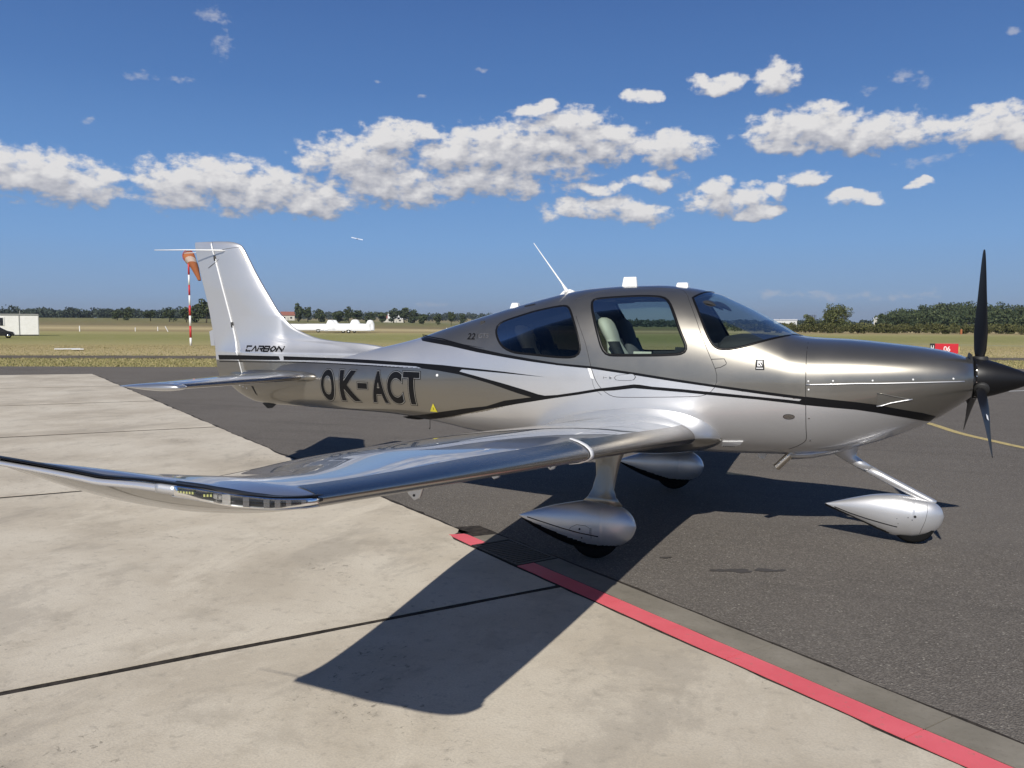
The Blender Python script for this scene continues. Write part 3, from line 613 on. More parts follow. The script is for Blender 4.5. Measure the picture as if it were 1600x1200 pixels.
# ------- fin and rudder
def finpart(name, x_of, side_cap, parent, z0, z1, nz=150, nc=44):
    zs = z0+(z1-z0)*(1-(1-np.linspace(0, 1, nz))**1.25)
    V = []; mi_ = []
    for z in zs:
        xa, xb = x_of(z); t = np.linspace(0, 1, nc); xx = xa+(xb-xa)*(t**1.8 if side_cap == 'le' else 1-(1-t)**1.2)
        y = yfin(np.clip(xx, xa+1e-5, xb-1e-5), np.full(nc, z))
        ring = [(x, v, z) for x, v in zip(xx, y)]+[(x, -v, z) for x, v in zip(xx[::-1], y[::-1])]
        V += ring
    n = 2*nc; F = []; V = np.array(V)
    for i in range(nz-1):
        for k in range(n): F.append((i*n+k, i*n+(k+1) % n, (i+1)*n+(k+1) % n, (i+1)*n+k))
    F = np.array(F); cz = V[F].mean(1); 
    mi_ = np.where(cz[:, 2] < 1.345, 1, 0)
    o = mesh(name, V, F, PM, parent, True, mi_)
    me = o.data; bm = bmesh.new(); bm.from_mesh(me); bm.verts.ensure_lookup_table()
    bm.faces.new([bm.verts[(nz-1)*n+k] for k in range(n)]); bm.to_mesh(me); bm.free()
    return o
fin = finpart('tail_fin', lambda z: (float(FLE(z)), float(FHG(z))-.006), 'le', AC, 1.12, 2.663)
rud = finpart('rudder', lambda z: (float(FHG(z))+.006, float(FTE(z))), 'te', AC, .95, 2.663)
mbt = MB(); mbt.tube([(float(FHG(z)), 0, z) for z in np.linspace(1.0, 2.52, 12)], .016, 8); mbt.build('hinge_post', M['dark'], rud, True)
# pale strip paints the sunlit gap at the rudder, with two dark brackets
sline('hinge_gap_light', [(float(FHG(z))-.004, z) for z in np.linspace(1.40, 2.52, 20)], .011, M['white'], fin, False, 1, .006)
sline('hinge_gap_light', [(float(FHG(z))-.004, z) for z in np.linspace(1.17, 1.33, 8)], .006, M['white'], fin, False, 1, .004)
for z in (2.475, 1.735):
    x = float(FHG(z)); sline('hinge_bracket', [(x+.004, z+.028), (x-.004, z-.028)], .022, M['dark'], fin, False, 1, .012, 0, .02)
sline('fin_tip_seam', [(7.19, 2.585), (7.30, 2.578), (7.42, 2.565)], .005, M['dark'], fin, False, 1, .001)
sline('fin_boot_edge', [(7.19, 2.575), (7.10, 2.44), (6.98, 2.26), (6.86, 2.09), (6.78, 1.95), (6.765, 1.94)], .004, mat('brass_line', (.35, .27, .12), .4, .6), fin, False, 1, .002)
mb = MB(); mb.box((7.60, 0, 1.62), (.012, .004, .16)); 
mb = MB(); mb.loft([[(7.585, -.003, 1.50), (7.64, -.002, 1.50), (7.66, -.002, 1.66), (7.60, -.003, 1.68)], [(7.585, .003, 1.50), (7.64, .002, 1.50), (7.66, .002, 1.66), (7.60, .003, 1.68)]]); mb.build('trim_tab', M['silver'], rud)
for s in (1, -1):
    mb = MB(); mb.tube([(7.37, s*.030, 2.55), (7.40, s*.07, 2.556), (7.8, s*.16, 2.566), (8.22, s*.22, 2.572)], [.008, .007, .006, .004], 6); mb.build('nav_antenna_rod', M['white'], fin, True)
mb = MB(); mb.tube([(7.365, .034, 2.548), (7.50, .034, 2.44), (7.63, .028, 2.37)], .0025, 5); mb.build('antenna_stay', M['dark'], fin)

# ------- wings
WLE = pchip([.30, .50, .60, .70, .82, 5.62, 5.72, 5.79, 5.83, 5.85], [1.84, 1.88, 1.92, 1.99, 2.046, 2.127, 2.17, 2.26, 2.42, 2.60])
WTE = pchip([.30, .66, 3.0, 5.84, 5.85], [3.56, 3.53, 3.34, 3.06, 3.06])
def wz(y): return .842+(y-.66)*.0930
WTC = pchip([.30, .55, .64, .74, .9, 1.2, 3.4, 5.3, 5.62, 5.74, 5.81, 5.85], [.20, .185, .172, .160, .153, .148, .138, .125, .105, .070, .045, .022])
TIPUP = pchip([.3, 3.5, 4.5, 5.0, 5.3, 5.6, 5.85], [-.035, -.038, -.05, -.064, -.068, -.018, .062])
TIPLE = pchip([.3, 5.55, 5.72, 5.79, 5.85], [0, 0, .002, .010, .033])
SAG = pchip([.3, 3.4, 4.6, 5.2, 5.5, 5.62, 5.8], [0, 0, -.006, -.016, -.014, -.008, 0])
UPF = pchip([.3, 1.5, 3.4, 4.6, 5.3, 5.7, 5.85], [1, .92, .88, .85, .68, .62, .8])
LOF = pchip([.3, 3.4, 4.6, 5.3, 5.6, 5.75, 5.85], [.85, .80, .72, .72, .95, 1.15, .9])
FIL = pchip([.3, .55, .66, .80, .95], [.12, .06, .022, .004, 0])
def wing_pt(y, c, up):
    le, te = float(WLE(y)), float(WTE(y)); ch = te-le; tc_ = float(WTC(y))
    t = 5*tc_*1.25*(.2969*np.sqrt(c)-.126*c-.3516*c**2+.2843*c**3-.1036*c**4)
    cam_ = .022*4*c*(1-c)
    z = wz(y)+SAG(y)*np.clip(c*2.5, 0, 1)+TIPLE(y)+(TIPUP(y)-TIPLE(y))*c+ch*(cam_*UPF(y)+(t*UPF(y) if up else -t*LOF(y)*(.72+1.0*c)))
    if up: z = z+float(FIL(y))*np.sin(np.pi*np.clip(c*1.0, 0, 1))**.7
    # near the tip the lower skin sweeps up to meet the upper one
    return le+ch*c, z
wing_top = lambda x, y: wing_pt(y, np.clip((x-WLE(y))/(WTE(y)-WLE(y)), 0, 1), True)[1]
ys_w = np.concatenate([np.linspace(.30, .98, 24), np.linspace(1.02, 5.3, 74), np.linspace(5.34, 5.72, 18), np.linspace(5.735, 5.85, 14)])
nc = 46; cc_ = (1-np.cos(np.linspace(0, np.pi, nc)))/2
cc_ = cc_**1.15
def wing_grid(s):
    V = []
    for y in ys_w:
        xu, zu = wing_pt(y, cc_, True); xl, zl = wing_pt(y, cc_, False)
        zl = np.minimum(zl, zu-.0015)
        V += [(x, s*y, z) for x, z in zip(xu[::-1], zu[::-1])]+[(x, s*y, z) for x, z in zip(xl[1:], zl[1:])]
    n = 2*nc-1; F = []; V = np.array(V)
    for i in range(len(ys_w)-1):
        for k in range(n): 
            q = (i*n+k, i*n+(k+1) % n, (i+1)*n+(k+1) % n, (i+1)*n+k); F.append(q if s < 0 else q[::-1])
    return V, np.array(F)
def rib3(name, f, us, w, m, parent, s=1, h=.002):
    P_ = [Vector(f(u)) for u in us]; N_ = []
    for p in P_:
        e = .01; y = abs(p.y); dzx = float(wing_top(p.x+e, y)-wing_top(p.x-e, y))/(2*e); dzy = float(wing_top(p.x, min(5.8, y+e))-wing_top(p.x, y-e))/(2*e)
        N_.append(Vector((-dzx, -s*dzy, 1)).normalized())
    return ribbon(name, P_, N_, w, m, parent, False, h)
for s in (1, -1):
    V, F = wing_grid(s); cen = V[F].mean(1); yy = np.abs(cen[:, 1])
    cfr = (cen[:, 0]-WLE(yy))/(WTE(yy)-WLE(yy))
    flap = (cfr > .765) & (yy > .86) & (yy < 3.55); ail = (cfr > .765) & (yy > 3.60) & (yy < 5.36)
    def sub(mask, name, m, parent):
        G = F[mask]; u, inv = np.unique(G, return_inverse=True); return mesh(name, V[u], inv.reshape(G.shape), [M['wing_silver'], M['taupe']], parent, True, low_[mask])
    kk = np.tile(np.arange(2*nc-1), len(ys_w)-1); low_ = (kk >= nc-1).astype(int)  # lower skin in darker taupe stands for shade under the silver wing
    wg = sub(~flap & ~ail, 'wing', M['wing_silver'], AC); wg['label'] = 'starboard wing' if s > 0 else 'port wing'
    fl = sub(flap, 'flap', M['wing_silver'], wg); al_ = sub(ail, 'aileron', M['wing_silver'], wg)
    def onw(y, c): 
        x, z = wing_pt(y, c, True); return (float(x), s*y, float(z))
    for (ya, yb) in ((.86, 3.55), (3.60, 5.36)):
        rib3('control_gap', lambda u: onw(ya+(yb-ya)*u, .765), np.linspace(0, 1, 30), .006, M['dark'], wg, s, .0008)
    for yc in (.86, 3.57, 5.37): rib3('control_gap', lambda u: onw(yc, .765+.225*u), np.linspace(0, 1, 8), .006, M['dark'], wg, s, .0008)
    # porous titanium de-icing strip round the leading edge, in two lengths
    for (ya, yb, nm) in ((.80, 3.36, 'inner'), (3.42, 5.60, 'outer')):
        secs = []
        for y in np.linspace(ya, yb, 30):
            cs = [.070, .05, .032, .018, .008, .002]; pr = []
            for c in cs: x, z = wing_pt(y, np.array(c), True); pr.append((float(x), s*y, float(z)))
            x, z = wing_pt(y, np.array(0.), True); pr.append((float(x), s*y, float(z)))
            for c in cs[::-1]: x, z = wing_pt(y, np.array(c), False); pr.append((float(x), s*y, float(z)))
            ctr = Vector((float(WLE(y))+.06, s*y, wz(y)))
            secs.append([tuple(Vector(p)+(Vector(p)-ctr).normalized()*.0022) for p in pr])
        q_ = MB(); q_.loft(secs, closed=False, cap=False); o = q_.build('leading_edge_strip', M['titanium'], wg, True)
    # pale clamp band between the two lengths
    secs = []
    for y in (3.365, 3.372, 3.408, 3.415):
        e_ = .006 if y in (3.365, 3.415) else .011; pr = []
        cs = [.085, .05, .025, .01, .003]
        for c in cs: x, z = wing_pt(y, np.array(c), True); pr.append((float(x), s*y, float(z)))
        for c in [0]+cs[::-1]: x, z = wing_pt(y, np.array(float(c)), False); pr.append((float(x), s*y, float(z)))
        ctr = Vector((float(WLE(y))+.06, s*y, wz(y))); secs.append([tuple(Vector(p)+(Vector(p)-ctr).normalized()*e_) for p in pr])
    q_ = MB(); q_.loft(secs, closed=False, cap=False); q_.build('strip_band', M['white'], wg, True)
    for yb_, xb_, zb_ in ((1.8, 2.871, .705), (2.6, 2.958, .771), (3.6, 2.965, .833)):
        zw_ = float(wing_pt(yb_, np.array((xb_-float(WLE(yb_)))/(float(WTE(yb_))-float(WLE(yb_)))), False)[1])+.02; q_ = MB()
        pr = [(xb_-.10, zw_), (xb_+.16, zw_), (xb_+.045, zb_+.03), (xb_+.01, zb_), (xb_-.02, zb_+.012)]
        q_.loft([[(a, s*(yb_-.013), b) for a, b in pr], [(a, s*(yb_+.013), b) for a, b in pr]]); ha = bevel(q_.build('hinge_arm', M['silver'], wg), .006)
        q_ = MB(); q_.tube([(xb_+.01, s*(yb_-.016), zb_+.028), (xb_+.01, s*(yb_+.016), zb_+.028)], .007, 8); q_.build('hinge_bolt', M['dark'], wg)
    # wing tip: light bay round the outer edge
    def edge_pt(u):      # u 0..1 from the leading-edge corner round to the trailing edge
        tab = [(0, 2.119, 5.595), (.05, 2.119, 5.66), (.10, 2.15, 5.735), (.16, 2.21, 5.79), (.24, 2.30, 5.828), (.35, 2.44, 5.848), (.5, 2.62, 5.858), (1, 3.05, 5.858)]
        t_ = [a for a, _, _ in tab]; x = np.interp(u, t_, [a for _, a, _ in tab]); y = np.interp(u, t_, [a for _, _, a in tab])
        x0_ = max(float(WLE(min(y, 5.85))), 0); c = np.clip((x-x0_)/(3.06-x0_), 0, 1)
        return float(x), float(y), float(wz(min(y, 5.85))+TIPLE(min(y, 5.85))+(TIPUP(min(y, 5.85))-TIPLE(min(y, 5.85)))*c**.8)
    us = np.linspace(0, 1, 120)
    raw = [Vector(edge_pt(u)) for u in us]
    for _ in range(3): raw = [raw[0]]+[(raw[i-1]+raw[i]*2+raw[i+1])/4 for i in range(1, len(raw)-1)]+[raw[-1]]
    def hgt(u): return .008+.024*math.sin(math.pi*u/.40)**.8 if u < .2 else .032-.020*((u-.2)/.8)**.6
    def band(name, u0, u1, out, m, parent, hs=1.0, thick=.004, zo=0):
        secs = []
        for i, u in enumerate(us):
            if u < u0 or u > u1: continue
            p = raw[i]; q = raw[min(i+1, 119)]-raw[max(i-1, 0)]; o_ = Vector((-(-q.y), -q.x, 0)); o_ = Vector((q.y, -q.x, 0)).normalized()
            if o_.y < 0: o_ = -o_
            if o_.x > 0 and u < .3: o_ = -o_
            h = hgt(u)*hs
            A_ = p+Vector((0, 0, zo)); secs.append([A_+o_*(out-thick)+Vector((0, 0, h/2)), A_+o_*out+Vector((0, 0, h/2*.8)), A_+o_*out-Vector((0, 0, h/2*.8)), A_+o_*(out-thick)-Vector((0, 0, h/2))])
        secs = [[(v.x, s*v.y, v.z) for v in q] for q in secs]
        q_ = MB(); q_.loft(secs, closed=True); return q_.build(name, m, parent, True)
    housing = band('tip_light_bay', 0, .31, .004, M['dark'], wg, 1.15, .03)
    band('tip_edge_strip', .31, 1, .009, M['strip'], wg, .80, .02, -.002); band('tip_edge_cap', .0, 1, .005, M['black_paint'], wg, .20, .02, .012)
    band('tip_lens', .02, .29, .016, M['lens'], wg, .95, .003)
    band('tip_lens_clip', .285, .33, .015, M['silver'], wg, .95, .02)
    band('tip_lens_rim', .01, .30, .010, M['silver'], wg, .22, .02, -.014)
    for k, u in enumerate((.06, .085, .102, .125, .152, .19, .208)):
        i = int(u*119); p = raw[i]; q = (raw[i+1]-raw[i-1]).normalized(); o_ = Vector((q.y, -q.x, 0)).normalized(); o_ = o_ if o_.y > 0 else -o_
        h = hgt(u)*.78; R = Matrix((( q.x, o_.x, 0), (q.y, o_.y, 0), (0, 0, 1))); q_ = MB(); q_.box((0, 0, 0), (.014 if k < 5 else .02, .010, h), None)
        v = [(R @ Vector(a))+p+o_*.008 for a in q_.V]; q_.V = [(a.x, s*a.y, a.z) for a in v]; q_.build('light_reflector', M['chrome'], housing)
    for k, u in enumerate((.235, .262)):
        i = int(u*119); p = raw[i]; q = (raw[i+1]-raw[i-1]).normalized(); o_ = Vector((q.y, -q.x, 0)).normalized(); o_ = o_ if o_.y > 0 else -o_
        R = Matrix((( q.x, o_.x, 0), (q.y, o_.y, 0), (0, 0, 1))); 
        for j in range(3 if k == 0 else 6):
            q_ = MB(); q_.box(((j-2)*.008, 0, 0), (.0045, .006, .006), None); v = [(R @ Vector(a))+p+o_*.010 for a in q_.V]; q_.V = [(a.x, s*a.y, a.z) for a in v]; q_.build('light_diode', M['led'], housing)
    q_ = MB(); q_.tube([(3.05, s*5.84, 1.405), (3.30, s*5.86, 1.42)], [.003, .0015], 5); q_.build('static_wick', M['dark'], wg)
    band('tip_led', .94, .985, .012, M['led'], wg, .5, .01)

# ------- tailplane
for s in (1, -1):
    SL = pchip([0, .15, .30, 1.70, 1.80, 1.86, 1.89], [6.02, 6.12, 6.17, 6.40, 6.30, 6.33, 6.45]); 
    def st(y, c, up):
        le = 6.135+.155*y; te = 7.14-.07*y
        if y > 1.72: le = 6.33+.35*max(0, (y-1.80)/.10)**2
        if y > 1.80: te = te-.25*((y-1.80)/.10)**2*.3
        ch = te-le; t = 5*.105*ch*(.2969*math.sqrt(c)-.126*c-.3516*c**2+.2843*c**3-.1036*c**4)
        if y > 1.84: t *= math.sqrt(max(.05, 1-((y-1.84)/.062)**2))
        return le+ch*c, 1.195-.004*y+(t if up else -t)
    def strip(y0, y1, c0, c1, name, m, parent, n=24):
        q_ = MB(); secs = []
        for y in np.linspace(y0, y1, n):
            cs = c0+(c1-c0)*((1-np.cos(np.linspace(0, np.pi, 18)))/2)
            up = [st(y, c, True) for c in cs]; lo = [st(y, c, False) for c in cs]
            secs.append([(x, s*y, z) for x, z in up[::-1]]+[(x, s*y, z) for x, z in (lo[1:] if c0 == 0 else lo)])
        q_.loft(secs); return q_.build(name, m, parent, True)
    stab = strip(.05, 1.715, 0, .62, 'tailplane', M['wing_silver'], AC); stab['label'] = 'starboard tailplane half' if s > 0 else 'port tailplane half'
    el = strip(.20, 1.715, .632, 1, 'elevator', M['wing_silver'], stab); strip(1.725, 1.90, 0, 1, 'elevator_horn', M['wing_silver'], el, 14)
    q_ = MB(); secs = []
    for y in np.linspace(.3, 1.71, 16):
        pr = [st(y, c, True) for c in (.05, .02, .005)]+[st(y, c, False) for c in (0, .005, .02, .05)]; ctr = Vector((6.2+.155*y, s*y, 1.19))
        secs.append([tuple(Vector((x, s*y, z))+(Vector((x, s*y, z))-ctr).normalized()*.002) for x, z in pr])
    q_.loft(secs, closed=False, cap=False); q_.build('leading_edge_strip', M['titanium'], stab, True)
    # root fairing
    secs = []
    for x in np.linspace(6.03, 7.16, 22):
        u = (x-6.03)/1.13; r_ = .055*math.sqrt(max(0, 1-(2*u-1)**4))+.004; yo = float(yfus(x, 1.19))-.02
        secs.append([(x, s*(yo+r_*1.3*max(0, math.cos(a))), 1.195+r_*math.sin(a)) for a in np.linspace(-math.pi/2, math.pi/2, 10)]+[(x, s*(yo-.03), 1.195)])
    q_ = MB(); q_.loft(secs); q_.build('tailplane_fairing', M['taupe'], AC, True)
q_ = MB(); q_.loft([[(6.93, -.012, .875), (6.74, -.012, .872), (6.80, -.010, .825), (6.86, -.010, .818)], [(6.93, .012, .875), (6.74, .012, .872), (6.80, .010, .825), (6.86, .010, .818)]]); bevel(q_.build('tail_skid', M['dark'], AC), .006)

# ------- spinner and propeller
HZ = 1.341
def lathe(name, prof, m, parent, n=48, cy=0, cz=HZ):
    V = []; F = []
    for x, r_ in prof: V += [(x, cy+r_*math.cos(2*math.pi*k/n), cz+r_*math.sin(2*math.pi*k/n)) for k in range(n)]
    for i in range(len(prof)-1):
        for k in range(n): F.append((i*n+k, (i+1)*n+k, (i+1)*n+(k+1) % n, i*n+(k+1) % n))
    F.append(tuple(range(n))); F.append(tuple((len(prof)-1)*n+k for k in range(n))[::-1])
    return mesh(name, V, F, m, parent, True)
spin = lathe('spinner', [(.056, .150), (.054, .160), (.02, .1585), (-.03, .150), (-.10, .130), (-.18, .102), (-.26, .072), (-.33, .043), (-.375, .022), (-.392, .009), (-.396, .002)], M['black_matt'], AC)
for k in range(22):
    a = 2*math.pi*(k+.5)/22; q_ = MB(); c_, s_ = math.cos(a), math.sin(a); q_.tube([(.036, .157*c_, HZ+.157*s_), (.036, .1625*c_, HZ+.1625*s_)], .0045, 7); q_.build('spinner_screw', M['steel'], spin)
lathe('spinner_backplate', [(.085, .12), (.080, .145), (.062, .148)], M['dark'], AC)
for kb in range(3):
    a = -.0051+kb*2*math.pi/3; ra = Vector((0, math.sin(a), math.cos(a))); ta = Vector((0, math.cos(a), -math.sin(a)))
    tab = [(.10, .052, .052, 62), (.16, .066, .045, 58), (.22, .100, .028, 50), (.35, .127, .018, 42), (.45, .124, .014, 37), (.55, .116, .012, 32), (.68, .102, .010, 27), (.80, .085, .008, 24), (.90, .066, .006, 21), (.96, .046, .005, 20), (.985, .030, .004, 19), (.992, .012, .003, 19)]
    secs = []
    for r_, ch, tk, deg in tab:
        d = math.radians(deg); cv = Vector((math.sin(d), 0, 0))-ta*math.cos(d); nv_ = cv.cross(ra).normalized()
        o_ = Vector((0, 0, HZ))+ra*r_+Vector((.004, 0, 0)); ring = []
        for q in range(20):
            f = 2*math.pi*q/20; cx_ = math.cos(f)*.5; tz = math.sin(f)*.5*(1.0 if r_ < .2 else (1-.55*math.cos(f)))
            ring.append(tuple(o_+cv*(cx_*ch)+nv_*(tz*tk)))
        secs.append(ring)
    q_ = MB(); q_.loft(secs); bl = q_.build('propeller_blade', M['black_matt'], AC, True)
    q_ = MB(); o_ = Vector((0, 0, HZ)); q_.tube([o_+ra*.10, o_+ra*.162, o_+ra*.170], [.058, .056, .05], 18); q_.build('blade_boot', M['dark'], bl, True)
    q_ = MB(); a1, a2 = .50, .57; o2 = o_+ra*.52
    d = math.radians(38); cv = Vector((math.sin(d), 0, 0))-ta*math.cos(d); nv_ = cv.cross(ra).normalized()
    for sg in ((1, -1) if kb == 1 else ()):
        q_ = MB(); P0 = o_+ra*.53+nv_*(.0095*sg); q_.V = [tuple(P0+cv*u*.011+ra*v*.03) for u, v in ((-1, -1), (1, -1), (1, 1), (-1, 1))]; q_.F = [(0, 1, 2, 3)]; q_.build('blade_decal', M['white'], bl)
# cowl nose ring and air intakes
lathe('cowling_nose_ring', [(.078, .20), (.060, .185), (.064, .166), (.10, .162)], M['dark'], cowling)
for s in (1, -1):
    q_ = MB(); q_.tube([(.064, s*.232, 1.335), (.11, s*.245, 1.335)], [.035, .045], 20); q_.build('air_intake', M['dark'], cowling, True)
q_ = MB(); ring = [(.0705, float(.27*math.sin(t)), 1.335+.155*math.cos(t)) for t in np.linspace(0, 2*math.pi, 40, endpoint=False)]; q_.V = ring; q_.F = [tuple(range(40))]; q_.build('cowling_face', M['taupe'], cowling)
for s in (1,):
    q_ = MB(); q_.tube([(1.335, .25, .72), (1.37, .255, .685), (1.47, .26, .578)], [.030, .030, .030], 16, cap=False); q_.tube([(1.472, .26, .577), (1.37, .255, .685)], .026, 12, cap=True); q_.build('exhaust_pipe', M['pipe'], AC, True)
q_ = MB(); q_.tube([(1.472, .26, .577), (1.467, .26, .582)], .0245, 12); q_.build('exhaust_bore', M['dark'], AC)
# scoop ahead of the exhaust
secs = []
for x, h, w_ in ((.84, .002, .04), (.94, .016, .13), (1.06, .027, .21), (1.2, .037, .27), (1.36, .047, .29)):
    zc_ = float(ZB(x))+.03; secs.append([(x, w_*math.cos(a), zc_-(h+.03)*max(0, math.sin(a))**.8) for a in np.linspace(0, math.pi, 18)]+[(x, 0, zc_+.05)])
q_ = MB(); q_.loft(secs); q_.build('lower_cowling_scoop', M['silver'], cowling, True)

# ------- antennas
q_ = MB(); q_.tube([(3.39, 0, 2.045), (3.40, 0, 2.07), (3.44, 0, 2.13), (3.724, 0, 2.511)], [.030, .018, .008, .0035], 8); q_.build('whip_antenna', M['white'], AC, True)
q_ = MB(); q_.loft([[(x, y*.6, z) for x, y, z in ((3.46, .03, 2.02), (3.31, .03, 2.055), (3.31, -.03, 2.055), (3.46, -.03, 2.02))], [(3.42, .008, 2.062), (3.36, .008, 2.075), (3.36, -.008, 2.075), (3.42, -.008, 2.062)]]); q_.build('antenna_foot', M['white'], AC)
def fairbox(name, x0, x1, z0, z1, w_, inset):
    q_ = MB(); q_.loft([[(x1, -w_, z0), (x1, w_, z0), (x0, w_, z0), (x0, -w_, z0)], [(x1-inset, -w_*.7, z1), (x1-inset, w_*.7, z1), (x0+inset*.6, w_*.7, z1), (x0+inset*.6, -w_*.7, z1)]]); return bevel(q_.build(name, M['white'], AC), .008, 3)
fairbox('blade_antenna', 2.723, 2.865, 2.085, 2.177, .022, .016); fairbox('satellite_antenna', 2.262, 2.376, 2.07, 2.118, .045, .015); fairbox('satellite_antenna', 3.866, 3.958, 1.89, 1.953, .04, .02)
q_ = MB(); q_.tube([(4.838, 0, .80), (4.838, 0, .702)], .003, 5); q_.tube([(4.838, 0, .705), (4.845, 0, .695)], .006, 6); q_.build('belly_antenna', M['dark'], AC)
q_ = MB(); q_.loft([[(1.66, -.006, .68), (1.56, -.006, .68), (1.585, -.004, .607), (1.635, -.004, .607)], [(1.66, .006, .68), (1.56, .006, .68), (1.585, .004, .607), (1.635, .004, .607)]]); q_.build('belly_antenna', M['white'], AC)

# ------- landing gear
def pant(name, cy, top, bot, hw, x0, x1, dark_z, sc_=1.0):
    ft = pchip([a for a, _ in top], [b for _, b in top]); fb = pchip([a for a, _ in bot], [b for _, b in bot])
    secs = []
    for t in np.linspace(0, 1, 130):
        x = x0+(x1-x0)*(1-math.cos(math.pi*t))/2; u = (x-x0)/(x1-x0)
        w_ = hw*(min(1, (u/.26))**.5*(1 if u > .26 else (2-u/.26)**.25) if u < .26 else (1-((u-.26)/.74)**1.7)**1.0+.03)
        w_ = max(w_, .004); zt_, zb_ = float(ft(x)), float(fb(x)); zc_, hh = (zt_+zb_)/2, max((zt_-zb_)/2, .004)
        secs.append([(x, cy+w_*np.sign(math.cos(a))*abs(math.cos(a))**.9, zc_+hh*np.sign(math.sin(a))*abs(math.sin(a))**.9) for a in np.linspace(0, 2*math.pi, 110, endpoint=False)])
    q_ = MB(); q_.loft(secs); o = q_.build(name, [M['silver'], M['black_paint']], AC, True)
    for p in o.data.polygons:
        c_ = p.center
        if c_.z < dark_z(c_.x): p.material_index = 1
    return o, ft, fb, hw
mt = [(2.345, .262), (2.36, .305), (2.387, .347), (2.44, .388), (2.51, .417), (2.62, .432), (2.72, .428), (2.86, .402), (3.015, .363), (3.15, .318), (3.275, .27)]
mbm = [(2.345, .252), (2.36, .205), (2.385, .164), (2.44, .122), (2.506, .092), (2.65, .066), (2.807, .070), (2.95, .105), (3.067, .150), (3.227, .225), (3.275, .262)]
kx = 1.0166
nt_ = [(.205, .235), (.222, .285), (.25, .318), (.30, .347), (.365, .362), (.45, .376), (.55, .384), (.69, .372), (.835, .340), (.97, .300), (1.095, .262)]
nb_ = [(.205, .225), (.225, .160), (.26, .115), (.355, .066), (.45, .046), (.545, .046), (.69, .086), (.83, .145), (.95, .190), (1.03, .218), (1.095, .245)]
def pdet(o, cy, ft, fb, hw, x0, x1, s):
    """seams and markings that ride on the outer side of a wheel fairing"""
    def sy(x, z):
        u = (x-x0)/(x1-x0); w_ = hw*(min(1, (u/.26))**.5*(1 if u > .26 else (2-u/.26)**.25) if u < .26 else (1-((u-.26)/.74)**1.7)+.03)
        zt_, zb_ = float(ft(x)), float(fb(x)); q = abs((z-(zt_+zb_)/2)/((zt_-zb_)/2)); q = min(q, .999)
        a = math.asin(q**(1/.9)); return cy+s*w_*math.cos(a)**.9
    return sy
def surfline(name, pts, sy, s, w, m, parent, h=.002):
    pl = resample(pts, .02, False); P_ = [Vector((x, sy(x, z), z)) for x, z in pl]; N_ = []
    for x, z in pl:
        e = .004; gx = (sy(x+e, z)-sy(x-e, z))/(2*e); gz = (sy(x, z+e)-sy(x, z-e))/(2*e); N_.append(Vector((-gx*s, 1, -gz*s)).normalized()*1.0)
    N_ = [Vector((n.x, n.y*s, n.z)) for n in N_]
    return ribbon(name, P_, N_, w, m, parent, False, h)
def wheel(cx, cy, r_, w_, nm_parent):
    n = 40; prof = [(-w_/2, r_*.55), (-w_/2, r_*.86), (-w_*.36, r_*.98), (0, r_), (w_*.36, r_*.98), (w_/2, r_*.86), (w_/2, r_*.55)]
    V = []; F = []
    for y, q in prof: V += [(cx+q*math.cos(2*math.pi*k/n), cy+y, r_+q*math.sin(2*math.pi*k/n)) for k in range(n)]
    for i in range(len(prof)-1):
        for k in range(n): F.append((i*n+k, i*n+(k+1) % n, (i+1)*n+(k+1) % n, (i+1)*n+k))
    ty = mesh('tyre', V, F, M['rubber'], nm_parent, True)
    q_ = MB(); q_.tube([(cx, cy-w_*.30, r_), (cx, cy+w_*.30, r_)], r_*.58, 20); q_.build('wheel_hub', M['trim'], nm_parent, True)
for s in (1, -1):
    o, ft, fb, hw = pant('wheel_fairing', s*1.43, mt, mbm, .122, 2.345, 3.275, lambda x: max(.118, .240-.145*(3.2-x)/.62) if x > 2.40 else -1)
    o['label'] = 'starboard main wheel fairing' if s > 0 else 'port main wheel fairing'
    sy = pdet(o, s*1.43, ft, fb, hw, 2.345, 3.275, s)
    surfline('fairing_stripe', [(3.20, .262), (3.05, .243), (2.90, .221), (2.75, .202), (2.60, .190)], sy, s, .009, M['black_paint'], o)
    surfline('panel_line', [(2.665, .205), (2.663, .245), (2.70, .262), (2.77, .262), (2.82, .235), (2.83, .215)], sy, s, .003, M['dark'], o, .001)
    surfline('panel_line', [(2.655, .17), (2.655, .25)], sy, s, .004, M['dark'], o, .001)
    for (x, z, r_) in ((2.745, .232, .008), (2.73, .165, .006)):
        q_ = MB(); y_ = sy(x, z); q_.tube([(x, y_-s*.003, z), (x, y_+s*.003, z)], r_, 10); q_.build('access_plug', M['dark'], o)
    wheel(2.66, s*1.43, .192, .13, o)
    secs = []
    for z, xa, xb, yc, tk in ((.90, 2.44, 2.73, 1.36, .045), (.80, 2.455, 2.70, 1.375, .036), (.72, 2.485, 2.675, 1.385, .030), (.62, 2.505, 2.665, 1.40, .026), (.52, 2.520, 2.69, 1.415, .027), (.46, 2.50, 2.72, 1.42, .034), (.405, 2.45, 2.78, 1.425, .055)):
        ch = xb-xa; ring = []
        for k in range(24):
            a = 2*math.pi*k/24; c_ = (1-math.cos(a))/2; t_ = tk*math.sin(a)*(1.25-.5*c_); ring.append((xa+ch*c_, s*yc+t_, z))
        secs.append(ring)
    q_ = MB(); q_.loft(secs); g = q_.build('gear_leg', M['taupe'], AC, True); g['label'] = 'starboard main gear leg' if s > 0 else 'port main gear leg'  # taupe puts the shade below the wing into these silver legs
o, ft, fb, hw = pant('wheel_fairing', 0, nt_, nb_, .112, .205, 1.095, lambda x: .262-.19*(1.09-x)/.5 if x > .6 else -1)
o['label'] = 'nose wheel fairing'
